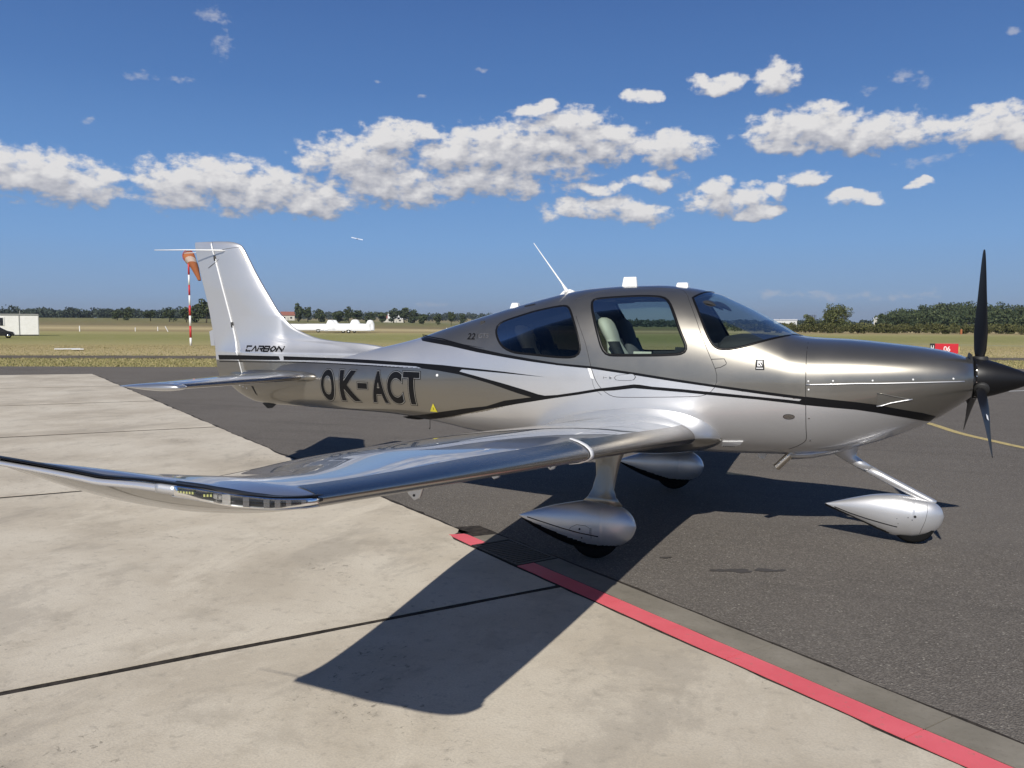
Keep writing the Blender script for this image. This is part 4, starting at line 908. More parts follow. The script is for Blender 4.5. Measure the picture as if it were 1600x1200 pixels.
for s in (1, -1):
    sy = pdet(o, 0, ft, fb, hw, .205, 1.095, s)
    surfline('fairing_stripe', [(1.02, .243), (.90, .206), (.78, .178), (.66, .155), (.545, .135)], sy, s, .009, M['black_paint'], o)
    surfline('panel_line', [(.335, .345), (.330, .28), (.345, .20), (.37, .13), (.38, .09)], sy, s, .003, M['dark'], o, .001)
    for (x, z, r_) in ((.42, .232, .011), (.47, .222, .004), (.44, .205, .004), (.55, .205, .003), (.54, .165, .003)):
        q_ = MB(); y_ = sy(x, z); q_.tube([(x, y_-s*.003, z), (x, y_+s*.003, z)], r_, 10); q_.build('access_plug', M['dark'], o)
wheel(.43, 0, .165, .11, o)
def bladeloft(prs, name, lab=None):
    secs = []
    for (xa, za), (xb, zb_), tk in prs:
        cx_, cz_ = (xa+xb)/2, (za+zb_)/2
        secs.append([(cx_+(xb-xa)/2*math.cos(a), tk*math.sin(a), cz_+(zb_-za)/2*math.cos(a)) for a in np.linspace(0, 2*math.pi, 22, endpoint=False)])
    q_ = MB(); q_.loft(secs); g = q_.build(name, M['silver'], AC, True)
    if lab: g['label'] = lab
bladeloft([((1.13, .745), (.82, .83), .05), ((1.085, .705), (.838, .775), .046), ((1.01, .665), (.855, .715), .041), ((.955, .632), (.866, .680), .038), ((.88, .590), (.815, .640), .035), ((.803, .551), (.733, .592), .033)], 'nose_leg_fairing')
bladeloft([((.83, .565), (.762, .608), .030), ((.70, .50), (.635, .541), .0295), ((.56, .430), (.50, .473), .029), ((.42, .362), (.365, .405), .028), ((.335, .322), (.288, .366), .027), ((.305, .315), (.262, .352), .024), ((.285, .318), (.262, .338), .014)], 'gear_leg', 'nose gear leg')

# ------- cabin
q_ = MB(); q_.box((2.65, 0, .93), (2.1, .78, .04)); q_.build('cabin_floor', M['trim'], AC)
q_ = MB(); q_.loft([[(4.12, y, z) for y, z in ((-.40, .95), (.40, .95), (.42, 1.4), (.25, 1.78), (-.25, 1.78), (-.42, 1.4))], [(4.16, y, z) for y, z in ((-.40, .95), (.40, .95), (.42, 1.4), (.25, 1.78), (-.25, 1.78), (-.42, 1.4))]]); q_.build('rear_bulkhead', M['trim'], AC)
# glare shield and panel
secs = []
for x, z, w_ in ((1.36, 1.635, .30), (1.50, 1.66, .40), (1.65, 1.675, .47), (1.80, 1.675, .50), (1.90, 1.66, .50), (1.93, 1.62, .50)):
    secs.append([(x, w_*math.cos(a), 1.50+(z-1.50)*max(.0, math.sin(a))**.35) for a in np.linspace(0, math.pi, 22)])
q_ = MB(); q_.loft(secs, closed=True); q_.build('glare_shield', M['trim'], AC, True)
q_ = MB(); q_.box((1.94, 0, 1.35), (.03, .98, .50)); q_.build('instrument_panel', M['trim'], AC)
def seat(x, y, z, k):
    secs = []
    for t, wv, dv in ((0, .20, .05), (.06, .225, .075), (.25, .235, .08), (.42, .225, .075), (.52, .20, .065), (.60, .15, .055), (.66, .115, .05), (.70, .12, .055), (.78, .135, .06), (.88, .13, .058), (.93, .10, .045), (.955, .04, .02)):
        cx_ = x+.30*t; cz_ = z+.66*t*1.08
        secs.append([(cx_+dv*math.sin(a), y+wv*np.sign(math.cos(a))*abs(math.cos(a))**.6, cz_) for a in np.linspace(0, 2*math.pi, 24, endpoint=False)])
    q_ = MB(); q_.loft(secs); o = q_.build('seat', M['cream'] if y > 0 else M['graytrim'], AC, True)  # port seats coloured dark grey to stand for cabin shade
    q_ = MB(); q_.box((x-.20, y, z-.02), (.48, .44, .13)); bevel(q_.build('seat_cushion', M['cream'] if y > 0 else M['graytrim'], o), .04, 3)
    if y > 0: q_ = MB(); q_.loft([[(x-.075+.30*t-.03*math.sin(3.1*t), y+.235, z+.66*t), (x-.035+.30*t, y+.245, z+.66*t), (x-.035+.30*t, y+.10, z+.66*t), (x-.10+.30*t, y+.10, z+.66*t)] for t in np.linspace(.05, .72, 9)]); q_.build('seat_side_bolster', M['trim'], o, True)
    q_ = MB(); q_.loft([[(x+.02+.30*t-.085, y-.10-.06*t, z+.66*t), (x+.02+.30*t-.085, y-.05-.06*t, z+.66*t), (x+.02+.30*t-.075, y-.05-.06*t, z+.66*t), (x+.02+.30*t-.075, y-.10-.06*t, z+.66*t)] for t in np.linspace(0, .75, 8)]); q_.build('seat_belt', M['trim'], o)
    return o
q_ = MB(); q_.box((2.25, 0, 1.12), (.6, .16, .34)); bevel(q_.build('centre_console', M['trim'], AC), .03)
for k, (x, y, z) in enumerate(((2.66, .29, 1.13), (2.66, -.29, 1.13), (3.47, .24, 1.06), (3.47, -.24, 1.06))): seat(x, y, z, k)
for s in (1, -1):
    q_ = MB(); secs = []
    for u in np.linspace(0, 1, 14):
        r_ = math.sqrt(max(.002, 1-(2*u-1)**2)); secs.append([(1.925+.20*u+.012*math.sin(a)*r_, s*(.24+.13*r_*math.cos(a)), 1.902+.05*u-.03*(2*u-1)**2+.028*r_*math.sin(a)) for a in np.linspace(0, 2*math.pi, 20, endpoint=False)])
    q_.loft(secs); q_.build('sun_visor', M['trim'], AC, True)
q_ = MB(); q_.box((2.52, .605, 1.514), (.15, .006, .026)); q_.build('window_placard', M['cream'], AC)
q_ = MB(); q_.loft([[(2.44, y, 1.495), (2.165, y, 1.50), (2.175, y, 1.565), (2.255, y, 1.567), (2.26, y, 1.537), (2.44, y, 1.532)] for y in (.54, .575)]); q_.build('door_pocket', M['trim'], AC)
# ================================================================ the ground
EU = np.array([.827, -.562]); EN = np.array([.562, .827]); EO = np.array([3.914, 1.171])      # along / across the apron edge
def W2(u, n): p = EO+EU*u+EN*n; return (float(p[0]), float(p[1]))
FU = np.array([.920, .392]); FN = np.array([.392, -.920]); FO = np.array([-5.302, -31.857])      # along / beyond the far edge of the asphalt
def F2(u, v): p = FO+FU*u+FN*v; return (float(p[0]), float(p[1]))
CX, CY = CAM.x, CAM.y
def pol(az, D): a = math.radians(az); return CX+D*math.sin(a), CY-D*math.cos(a)
def smst(t): t = np.clip(t, 0, 1); return t*t*(3-2*t)
def gz(x, y):
    """height of the land: flat round the airfield, rising very gently far off"""
    dx, dy = np.asarray(x, float)-CX, np.asarray(y, float)-CY; D = np.hypot(dx, dy); a = np.degrees(np.arctan2(dx, -dy))
    r1 = np.interp(a, [-180, -20, 8, 20, 32, 44, 75, 120, 180], [0, 0, 0, .6, 3.0, 5.0, 5.0, 3, 0])
    r2 = np.interp(a, [-180, -20, 3, 10, 20, 34, 44, 75, 120, 180], [2, 2, 2, 6, 13, 15, 8, 8, 6, 2])
    z = r1*smst((D-130)/470.)+(r2-r1)*smst((D-620)/1100.)
    return z
# base land: one polar sheet out to the horizon
rad = np.concatenate([[0], np.geomspace(3, 9000, 90)]); aa = np.radians(np.arange(-180, 180, 1.5))
V = [(CX, CY, -.02)]
for r_ in rad[1:]:
    x = CX+r_*np.sin(aa); y = CY-r_*np.cos(aa); z = gz(x, y)-.02
    V += list(zip(x, y, z))
F = []; n = len(aa)
for k in range(n): F.append((0, 1+(k+1) % n, 1+k))
for i in range(len(rad)-2):
    for k in range(n): a0 = 1+i*n; F.append((a0+k, a0+(k+1) % n, a0+n+(k+1) % n, a0+n+k))
F = [f[::-1] for f in F]
mg = mat('meadow_grass', (.1, .11, .04), .95, spec=.1); t = T(mg); pz = objco(t)
# distance beyond the asphalt edge, as a position on the ground
dn = nd(t, 'ShaderNodeVectorMath', operation='DOT_PRODUCT'); t.links.new(pz, dn.inputs[0]); dn.inputs[1].default_value = (FN[0], FN[1], 0)
vv = mth(t, 'SUBTRACT', dn.outputs['Value'], float(FO@FN))
alongn = objco(t, (.035, .035, .035), -math.atan2(FU[1], FU[0])); al2 = nd(t, 'ShaderNodeMapping'); t.links.new(alongn, al2.inputs[0]); al2.inputs['Scale'].default_value = (.35, 1.6, 1)
big = noise(t, 1.0, 6, .6, al2.outputs[0]); med = noise(t, .35, 6, .65, pz); fine = noise(t, 3.5, 5, .7, pz); fib = noise(t, 22, 3, .7, pz)
vw = mth(t, 'ADD', vv, mth(t, 'MULTIPLY', mth(t, 'SUBTRACT', big, .5), mth(t, 'ADD', 5.0, mth(t, 'MULTIPLY', vv, .16))))
dry = (.56, .45, .24); grn = (.27, .27, .095); grn2 = (.38, .34, .15); straw = (.58, .47, .26)
lv = mth(t, 'DIVIDE', mth(t, 'LOGARITHM', mth(t, 'MAXIMUM', vw, 1.0), 10.0), 3.4)
# log10(v)/3.4: 10 m .29, 16 m .354, 30 m .434, 60 m .523, 100 m .588, 150 m .64, 300 m .73, 600 m .817, 1500 m .934
band = ramp(t, lv, [(.0, grn2), (.24, grn2), (.30, (.24, .20, .10)), (.34, dry), (.43, (.44, .35, .17)), (.475, grn2), (.52, grn), (.575, grn), (.61, grn2), (.63, (.30, .23, .12)), (.66, straw), (.69, (.20, .16, .09)), (.73, (.17, .16, .07)), (.80, (.13, .15, .055)), (.90, (.30, .24, .13)), (.96, (.20, .19, .09)), (1, (.34, .28, .16))])
c1 = mixc(t, mrange(t, med, .35, .70), band, (.44, .36, .18)); c1 = mixc(t, .35, band, c1)
c1 = mixc(t, mrange(t, fine, .35, .8, 0, .35), c1, (.085, .09, .034)); c1 = mixc(t, mrange(t, fib, .45, .8, 0, .35), c1, (.34, .28, .14))
t.links.new(c1, B(mg).inputs['Base Color']); bump(t, mg, mth(t, 'ADD', fine, fib), .7, .06)
o = mesh('ground', V, F, mg, None, True); tag(o, kind='structure')

# asphalt sheet
ma = mat('asphalt', (.1, .1, .1), .95, spec=.12); t = T(ma); p = objco(t)
vo = nd(t, 'ShaderNodeTexVoronoi'); vo.inputs['Scale'].default_value = 105; t.links.new(p, vo.inputs['Vector'])
spk = nd(t, 'ShaderNodeTexWhiteNoise', noise_dimensions='3D'); t.links.new(vo.outputs['Position'], spk.inputs['Vector'])
stone = ramp(t, spk.outputs['Value'], [(0, (.080, .071, .062)), (.45, (.150, .134, .117)), (.8, (.20, .18, .156)), (.955, (.26, .238, .205)), (.985, (.42, .39, .33)), (1, (.55, .52, .46))], 'CONSTANT')
flat = ramp(t, noise(t, 1.4, 5, .6, p), [(.3, (.150, .134, .116)), (.7, (.185, .166, .145))])
cpos = nd(t, 'ShaderNodeCameraData')
c = mixc(t, .58, flat, stone)
lg = noise(t, .22, 4, .6, p); c = mixc(t, mrange(t, lg, .35, .7, 0, .35), c, (.20, .18, .157))
strk = objco(t, (.25, 2.2, 1), -math.atan2(FU[1], FU[0])); c = mixc(t, mrange(t, noise(t, 1.0, 4, .6, strk), .5, .75, 0, .22), c, (.060, .055, .050))
c = mixc(t, mrange(t, noise(t, 9, 4, .6, p), .6, .85, 0, .25), c, (.04, .037, .033))
t.links.new(c, B(ma).inputs['Base Color']); bump(t, ma, vo.outputs['Distance'], .9, .006)
def irregular(a, b, step=.25, amp=.02, seed=0):
    rr = np.random.default_rng(seed); a, b = np.array(a), np.array(b); L = np.linalg.norm(b-a); n = max(2, int(L/step)); d = (b-a)/L; nn = np.array([-d[1], d[0]])
    out = []
    w_ = 0
    for i in range(n+1):
        w_ = .7*w_+rr.normal()*amp*.6; out.append(tuple(a+d*L*i/n+nn*(w_ if 0 < i < n else 0)))
    return out
def sheet(name, pts, z, m, parent=None, kind=None, th=0):
    pts = [(p_[0], p_[1]) for p_ in pts]; tri = tessellate_polygon([[Vector((x, y, 0)) for x, y in pts]])
    V = [(x, y, z) for x, y in pts]; F = []
    for f in tri:
        a, b, c_ = (Vector(V[i]) for i in f); F.append(tuple(f) if (b-a).cross(c_-a).z > 0 else tuple(f)[::-1])
    if th:
        n = len(pts); V += [(x, y, z-th) for x, y in pts]; ar = sum(pts[i][0]*pts[(i+1) % n][1]-pts[(i+1) % n][0]*pts[i][1] for i in range(n))
        for i in range(n):
            j = (i+1) % n; F.append((i, n+i, n+j, j) if ar > 0 else (j, n+j, n+i, i))
    o = mesh(name, V, F, m, parent, False)
    if kind: o['kind'] = kind
    return o
edge_far = irregular(F2(130, 0), F2(-160, 0), .6, .10, 3)
sheet('asphalt', edge_far+[F2(-160, -110), F2(130, -110)], -.008, ma, None, 'structure')
rf = irregular(F2(130, 8.0), F2(-160, 8.0), 1.0, .12, 4); rn = irregular(F2(-160, 11.6), F2(130, 11.6), 1.0, .12, 5)
mr = mat('old_service_road', (.15, .135, .115), 1.0, spec=.0); t = T(mr); p = objco(t); t.links.new(ramp(t, noise(t, .8, 6, .65, p), [(.3, (.10, .085, .07)), (.55, (.145, .13, .11)), (.75, (.17, .155, .125))]), B(mr).inputs['Base Color'])
sheet('service_road', rf+rn, -.012, mr, None, 'structure')

# concrete apron: one slab per bay
mc = mat('apron_concrete', (.4, .38, .34), .85, spec=.25); t = T(mc); p = objco(t)
a_n = noise(t, .6, 8, .66, p, dist=.2); b_n = noise(t, 2.1, 8, .70, p, dist=.25); c_n = noise(t, 14, 5, .65, p); d_n = noise(t, 90, 3, .6, p)
pst = objco(t, (1.0, .5, 1), -math.atan2(EN[1], EN[0])); s_n = noise(t, 1.15, 9, .72, pst, dist=.35)
c = ramp(t, a_n, [(.30, (.43, .37, .285)), (.45, (.53, .465, .365)), (.56, (.60, .535, .43)), (.70, (.66, .60, .49))])
c = mixc(t, mrange(t, b_n, .52, .68, 0, .42), c, (.34, .295, .23)); c = mixc(t, mrange(t, s_n, .54, .63, 0, .42), c, (.33, .29, .235)); c = mixc(t, mrange(t, s_n, .34, .46, .65, 0), c, (.68, .61, .49))
c = mixc(t, mrange(t, c_n, .54, .72, 0, .45), c, (.28, .25, .205)); c = mixc(t, mrange(t, d_n, .35, .70, 0, .35), c, (.36, .33, .275))
vs = nd(t, 'ShaderNodeTexVoronoi'); vs.inputs['Scale'].default_value = 2.3; t.links.new(p, vs.inputs['Vector'])
wn2 = nd(t, 'ShaderNodeTexWhiteNoise', noise_dimensions='3D'); t.links.new(vs.outputs['Position'], wn2.inputs['Vector'])
pit = mth(t, 'MULTIPLY', mrange(t, vs.outputs['Distance'], .012, .03, 1, 0), mrange(t, wn2.outputs['Value'], .80, .82)); c = mixc(t, mth(t, 'MULTIPLY', pit, .8), c, (.07, .06, .05))
# a few dark oily scuffs
sc_n = mth(t, 'MULTIPLY', mrange(t, noise(t, 1.1, 3, .5, p), .56, .64), mrange(t, noise(t, 18, 6, .78, p, dist=.5), .56, .66)); c = mixc(t, mth(t, 'MULTIPLY', sc_n, .65), c, (.085, .075, .06))
hair = nd(t, 'ShaderNodeTexVoronoi', feature='DISTANCE_TO_EDGE'); hair.inputs['Scale'].default_value = .42; wv = nd(t, 'ShaderNodeVectorMath', operation='ADD'); 
nw = nd(t, 'ShaderNodeTexNoise'); nw.inputs['Scale'].default_value = 2.2; nw.inputs['Detail'].default_value = 6; t.links.new(p, nw.inputs['Vector'])
sw = nd(t, 'ShaderNodeVectorMath', operation='SCALE'); t.links.new(nw.outputs['Color'], sw.inputs[0]); sw.inputs['Scale'].default_value = .9; t.links.new(p, wv.inputs[0]); t.links.new(sw.outputs[0], wv.inputs[1]); t.links.new(wv.outputs[0], hair.inputs['Vector'])
crk = mth(t, 'MULTIPLY', mrange(t, hair.outputs['Distance'], .0, .0022, 1, 0), mrange(t, noise(t, .35, 3, .5, p), .56, .66)); c = mixc(t, mth(t, 'MULTIPLY', crk, .5), c, (.10, .085, .07))
t.links.new(c, B(mc).inputs['Base Color']); bump(t, mc, mth(t, 'ADD', c_n, mth(t, 'MULTIPLY', d_n, .6)), .30, .006)
t.links.new(mrange(t, a_n, .3, .7, .80, .92), B(mc).inputs['Roughness'])
JU = [-9.0, -1.60, 3.42, 8.47, 14.1, 19.45, 25.85]      # where the joints meet the edge
JD = [(.585, .811), (.592, .806), (.628, .778), (.655, .756), (.672, .741), (.70, .714), (.78, .626)]
apron = bpy.data.objects.new('concrete_apron', None); apron['kind'] = 'structure'; C.objects.link(apron)
def bay(u, d, n0, gap):
    n0_ = .158 if u < 0 else -.035
    p0 = np.array(W2(u, n0_)); d = np.array(d); 
    return p0+EU*gap, p0+EU*gap+d*26
for k in range(len(JU)-1):
    if k == 0 or k == 1:
        pass
    GW = {1: .030, 2: .040, 3: .052, 4: .060, 5: .066}; g = .03
    a0, a1 = bay(JU[k], JD[k], 0, GW[k] if k else 0); b0, b1 = bay(JU[k+1], JD[k+1], 0, -GW[k+1] if k < len(JU)-2 else 0)
    pts = []
    if k == 1:      # the bay where the edge steps
        pts += irregular(a0, W2(-.16, .158), .12, .004, 20+k)+[W2(-.05, .12), W2(.02, .02)]+irregular(W2(.10, -.035), b0, .12, .012, 30+k)[0:]
    else: pts += irregular(a0, b0, .12, .006 if k == 0 else .013, 20+k)
    pts += irregular(b0, b1, .25, .005, 40+k)[1:]+irregular(a1, a0, .25, .005, 60+k)[:-1]
    o = sheet('concrete_slab', pts, 0.0, mc, apron, None, .15)
mjt = mat('bitumen_joint', (.032, .026, .021), .85, spec=.2); t = T(mjt); t.links.new(ramp(t, noise(t, 16, 4, .6, objco(t)), [(.35, (.018, .015, .012)), (.7, (.060, .050, .040))]), B(mjt).inputs['Base Color'])
for k in range(1, len(JU)-1):
    p0 = np.array(W2(JU[k], .10 if JU[k] < 0 else -.03)); d = np.array(JD[k]); w_ = EU*.075
    sheet('joint_filler', irregular(p0-w_, p0-w_+d*26, .2, .002, 70+k)+irregular(p0+w_+d*26, p0+w_, .2, .002, 80+k), -.004, mjt, apron)
# tar seam between slabs and asphalt, ragged on the asphalt side
sheet('tar_seam', irregular(W2(-.02, -.075), W2(25.9, -.075), .10, .022, 11)+[W2(25.9, -.0), W2(-.02, -.0)], -.0045, mjt, None, 'structure')
sheet('tar_seam', irregular(W2(-12, -.278), W2(.14, -.265), .10, .008, 12)+[W2(.22, -.03), W2(.10, .17), W2(-12, .17)], -.0045, mjt, None, 'structure')
# concrete kerb strip and the red line painted on its inner half, in cast lengths
mk = mat('kerb_concrete', (.23, .21, .175), .85, spec=.2); t = T(mk); p = objco(t)
t.links.new(mixc(t, mrange(t, noise(t, 30, 5, .7, p), .5, .8, 0, .5), ramp(t, noise(t, 2.2, 6, .65, p), [(.3, (.175, .158, .125)), (.55, (.235, .212, .172)), (.75, (.28, .255, .21))]), (.12, .105, .085)), B(mk).inputs['Base Color']); bump(t, mk, noise(t, 40, 4, .6, p), .3, .004)
mred = mat('red_line_paint', (.62, .085, .10), .6, spec=.3); t = T(mred); p = objco(t)
cr_ = ramp(t, noise(t, 1.6, 6, .65, p), [(.3, (.66, .10, .12)), (.7, (.78, .15, .175))]); t.links.new(mixc(t, mrange(t, noise(t, 20, 7, .78, p), .56, .68, 0, .70), cr_, (.36, .19, .16)), B(mred).inputs['Base Color'])
strip_u = [-.02, -.39, -1.06, -2.05, -3.05, -4.05, -5.05, -6.05, -7.05, -8.05, -9.0, -10, -11, -12]
kerb = bpy.data.objects.new('kerb', None); kerb['kind'] = 'structure'; C.objects.link(kerb)
for k in range(len(strip_u)-1):
    ua, ub = strip_u[k]-.003, strip_u[k+1]+.003
    if k == 1: continue
    if k == 0: 
        sheet('kerb_stone', [W2(-.20, -.22), W2(ub, -.235), W2(ub, -.022), W2(-.17, -.022)], .0, mk, kerb, None, .05)
        sheet('painted_kerb_stone', [W2(-.005, .118), W2(-.05, .0), W2(-.10, -.014), W2(ub, -.014), W2(ub, .128)], .001, mred, kerb, None, .05); continue
    sheet('kerb_stone', irregular(W2(ua, -.240), W2(ub, -.240), .1, .003, 90+k)+irregular(W2(ub, -.026), W2(ua, -.026), .1, .002, 110+k), .0, mk, kerb, None, .05)
    sheet('painted_kerb_stone', irregular(W2(ua, -.014), W2(ub, -.014), .1, .002, 130+k)+irregular(W2(ub, .130), W2(ua, .130), .1, .002, 150+k), .001, mred, kerb, None, .05)
# slotted drain grate let into the line
gr = root('drain_grate', 'dark slotted iron drain cover between two pieces of the red line under the wing', 'drain cover', (*W2(-.725, -.05), -.004))
mi_ = mat('cast_iron', (.055, .05, .045), .6, .6)
q_ = MB(); 
def gbox(u0, u1, n0, n1, z0, z1):
    q = MB(); P4 = [W2(u0, n0), W2(u1, n0), W2(u1, n1), W2(u0, n1)]; q.loft([[(*p_, z0) for p_ in P4], [(*p_, z1) for p_ in P4]]); return q
for (u0, u1, n0, n1) in ((-.40, -1.05, -.235, -.210), (-.40, -1.05, .105, .128), (-.40, -.42, -.21, .105), (-1.03, -1.05, -.21, .105)): gbox(u0, u1, n0, n1, -.004, .003).build('grate_frame', mi_, gr)
for k in range(14):
    u = -.445-.0435*k; gbox(u, u-.026, -.205, .10, -.003, .002).build('grate_bar', mi_, gr)
# painted lines on the asphalt
myl = mat('yellow_line_paint', (.50, .40, .16), .7, spec=.2); t = T(myl); t.links.new(mixc(t, mrange(t, noise(t, 14, 6, .7, objco(t)), .45, .72, 0, .8), (.52, .41, .17), (.18, .155, .11)), B(myl).inputs['Base Color'])
def road_line(name, pts, w_, m):
    pts = [np.array(p_) for p_ in pts]; L = []; R_ = []
    for i in range(len(pts)):
        d = pts[min(i+1, len(pts)-1)]-pts[max(i-1, 0)]; d = d/np.linalg.norm(d); nn = np.array([-d[1], d[0]])*w_/2; L.append(tuple(pts[i]+nn)); R_.append(tuple(pts[i]-nn))
    return sheet(name, L+R_[::-1], -.004, m, None, 'structure')
yl = pchip([-14, -12.5, -11, -9.11, -7.83, -7.09, -6.44, -5.0, -3.0, 1.5, 8], [1.6, .9, .3, -.342, -.70, -1.034, -1.354, -2.4, -4.6, -12, -26])
road_line('taxi_line', [(float(yl(y)), y) for y in np.linspace(-14, 8, 70)], .14, myl)
mwl = mat('white_line_paint', (.6, .6, .58), .7)
road_line('apron_line', [(-2.4, -17.8), (-3.25, -18.66), (-6.5, -22), (-12, -27)], .10, mwl)
sheet('runway_edge', [(20, -92.4), (-40, -61.0), (-40, -60.3), (20, -91.5)], -.006, mat('pale_edge_strip', (.38, .42, .30), .8), None, 'structure')
# oil stains on the asphalt
mst = mat('oil_stain', (.060, .052, .044), .6)
def blob(cx, cy, r_, el, rot, seed):
    rr = np.random.default_rng(seed); ph = rr.uniform(0, 6.28, 5); out = []
    for a in np.linspace(0, 2*math.pi, 46, endpoint=False):
        q = r_*(1+.16*math.sin(2*a+ph[0])+.13*math.sin(3*a+ph[1])+.08*math.sin(5*a+ph[2])+.05*math.sin(9*a+ph[3])); x, y = q*math.cos(a)*el, q*math.sin(a)
        out.append((cx+x*math.cos(rot)-y*math.sin(rot), cy+x*math.sin(rot)+y*math.cos(rot)))
    return out
for k, (cx_, cy_, r_, el_) in enumerate(((1.62, 1.34, .045, 2.4), (1.44, 1.25, .04, 2.0), (1.75, 1.39, .035, 1.5), (1.345, 1.215, .022, 2.0), (2.17, 1.215, .022, 2.2))):
    sheet('oil_stain', blob(cx_, cy_, r_, el_, .42, k), -.0055+.0003*k, mst, None, 'structure')

# ================================================================ grass tufts along the verges
mt_ = mat('dry_grass_blades', (.2, .18, .08), .9, spec=.1); t = T(mt_)
gi_ = nd(t, 'ShaderNodeNewGeometry'); t.links.new(ramp(t, gi_.outputs['Random Per Island'], [(0, (.17, .17, .065)), (.4, (.25, .23, .10)), (.75, (.33, .28, .14)), (1, (.42, .35, .19))]), B(mt_).inputs['Base Color'])
def tufts(name, n, uv, h0, h1, seed):
    rr = np.random.default_rng(seed); V = np.zeros((n, 3, 3)); P2 = uv(rr, n); h = rr.uniform(h0, h1, n); a = rr.uniform(0, 6.28, n); w_ = rr.uniform(.012, .035, n)
    zg = gz(P2[:, 0], P2[:, 1])-.02; lean = rr.normal(0, .35, (n, 2))*h[:, None]
    V[:, 0, 0] = P2[:, 0]-np.cos(a)*w_; V[:, 0, 1] = P2[:, 1]-np.sin(a)*w_; V[:, 1, 0] = P2[:, 0]+np.cos(a)*w_; V[:, 1, 1] = P2[:, 1]+np.sin(a)*w_
    V[:, 2, 0] = P2[:, 0]+lean[:, 0]; V[:, 2, 1] = P2[:, 1]+lean[:, 1]; V[:, 0, 2] = V[:, 1, 2] = zg; V[:, 2, 2] = zg+h
    o = mesh(name, V.reshape(-1, 3), np.arange(3*n).reshape(n, 3), mt_, None, False); return tag(o, 'short dry grass growing beyond the asphalt', 'grass', kind='stuff')
def uvf(u0, u1, v0, v1, pw=1.0):
    def f(rr, n): u = rr.uniform(u0, u1, n); v = v0+(v1-v0)*rr.uniform(0, 1, n)**pw; return FO+FU*u[:, None]+FN*v[:, None]
    return f
tufts('verge_grass', 60000, uvf(-25, 70, .05, 8.0, 1.2), .02, .08, 1); tufts('meadow_tufts', 60000, uvf(-60, 110, 11.6, 34, 1.3), .02, .07, 2)

# ================================================================ trees, shrubs and woods
def leafmat(name, stops, rough=.75):
    m = mat(name, (.06, .08, .03), rough, spec=.2); t = T(m); g_ = nd(t, 'ShaderNodeNewGeometry'); t.links.new(ramp(t, g_.outputs['Random Per Island'], stops), B(m).inputs['Base Color'])
    B(m).inputs['Transmission Weight'].default_value = 0; return m
ML = leafmat('broad_leaves', [(0, (.045, .060, .022)), (.5, (.085, .10, .036)), (1, (.15, .155, .06))])
MLD = leafmat('dark_wood_leaves', [(0, (.028, .042, .020)), (.6, (.052, .070, .030)), (1, (.09, .105, .045))])
MLF = leafmat('far_wood_leaves', [(0, (.030, .042, .034)), (.6, (.044, .060, .044)), (1, (.065, .082, .055))])  # blue cast of distance haze put into the leaf colour
MSH = leafmat('shrub_leaves', [(0, (.040, .048, .016)), (.5, (.080, .086, .028)), (1, (.15, .14, .055))])
MTR = mat('bark', (.10, .08, .06), .9)
def leaves(blobs, n, size, rr):
    """leaf clusters spread through the volume of several lumps: returns verts, faces"""
    b = np.array(blobs); vol = b[:, 3]*b[:, 4]*b[:, 5]; pk = rr.choice(len(b), n, p=vol**.8/np.sum(vol**.8)); q = b[pk]
    d = rr.normal(size=(n, 3)); d /= np.linalg.norm(d, axis=1)[:, None]; r_ = rr.uniform(.45, 1.03, n)**.6
    P = q[:, :3]+d*q[:, 3:6]*r_[:, None]; P[:, 2] = np.maximum(P[:, 2], .05)
    nn = d*.8+rr.normal(size=(n, 3))*.7; nn /= np.linalg.norm(nn, axis=1)[:, None]
    a = np.cross(nn, rr.normal(size=(n, 3))); a /= np.linalg.norm(a, axis=1)[:, None]; b2 = np.cross(nn, a); s_ = size*rr.uniform(.5, 1.4, n)[:, None]
    V = np.stack([P-a*s_, P-b2*s_*.7, P+a*s_, P+b2*s_*.7], 1).reshape(-1, 3); return V, np.arange(4*n).reshape(n, 4)
def tree_mesh(kind, h, w_, n, size, m, seed, lumps=14, low=.18):
    rr = np.random.default_rng(seed); bl = []
    for k in range(lumps):
        zz = rr.uniform(low+.12, .88); wr = math.sin(math.pi*min(1, max(.12, (zz-low*.5)/(1.02-low*.5))))**.6; a = rr.uniform(0, 6.28); q = rr.uniform(.2, .75)*w_/2*wr
        s_ = rr.uniform(.20, .36)*w_*.5*(1.25-.5*zz); bl.append((q*math.cos(a), q*math.sin(a), zz*h, s_*1.1, s_*1.1, s_*rr.uniform(.7, 1.1)))
    bl.append((0, 0, h*.55, w_*.30, w_*.30, h*.30)); V, F = leaves(bl, n, size, rr); V[:, 2] = np.minimum(V[:, 2], h*1.02)
    q_ = MB(); q_.tube([(0, 0, 0), (.03*h, .01*h, h*.3), (0, .02*h, h*.6), (.01*h, 0, h*.85)], [h*.028, h*.02, h*.012, h*.004], 7)
    for k in range(6):
        a = rr.uniform(0, 6.28); z0_ = rr.uniform(.25, .6)*h; q_.tube([(0, 0, z0_), (.18*w_*math.cos(a), .18*w_*math.sin(a), z0_+.12*h), (.36*w_*math.cos(a), .36*w_*math.sin(a), z0_+.22*h)], [h*.010, h*.006, h*.002], 5)
    return (V, F, m, q_)
PROTO = {}
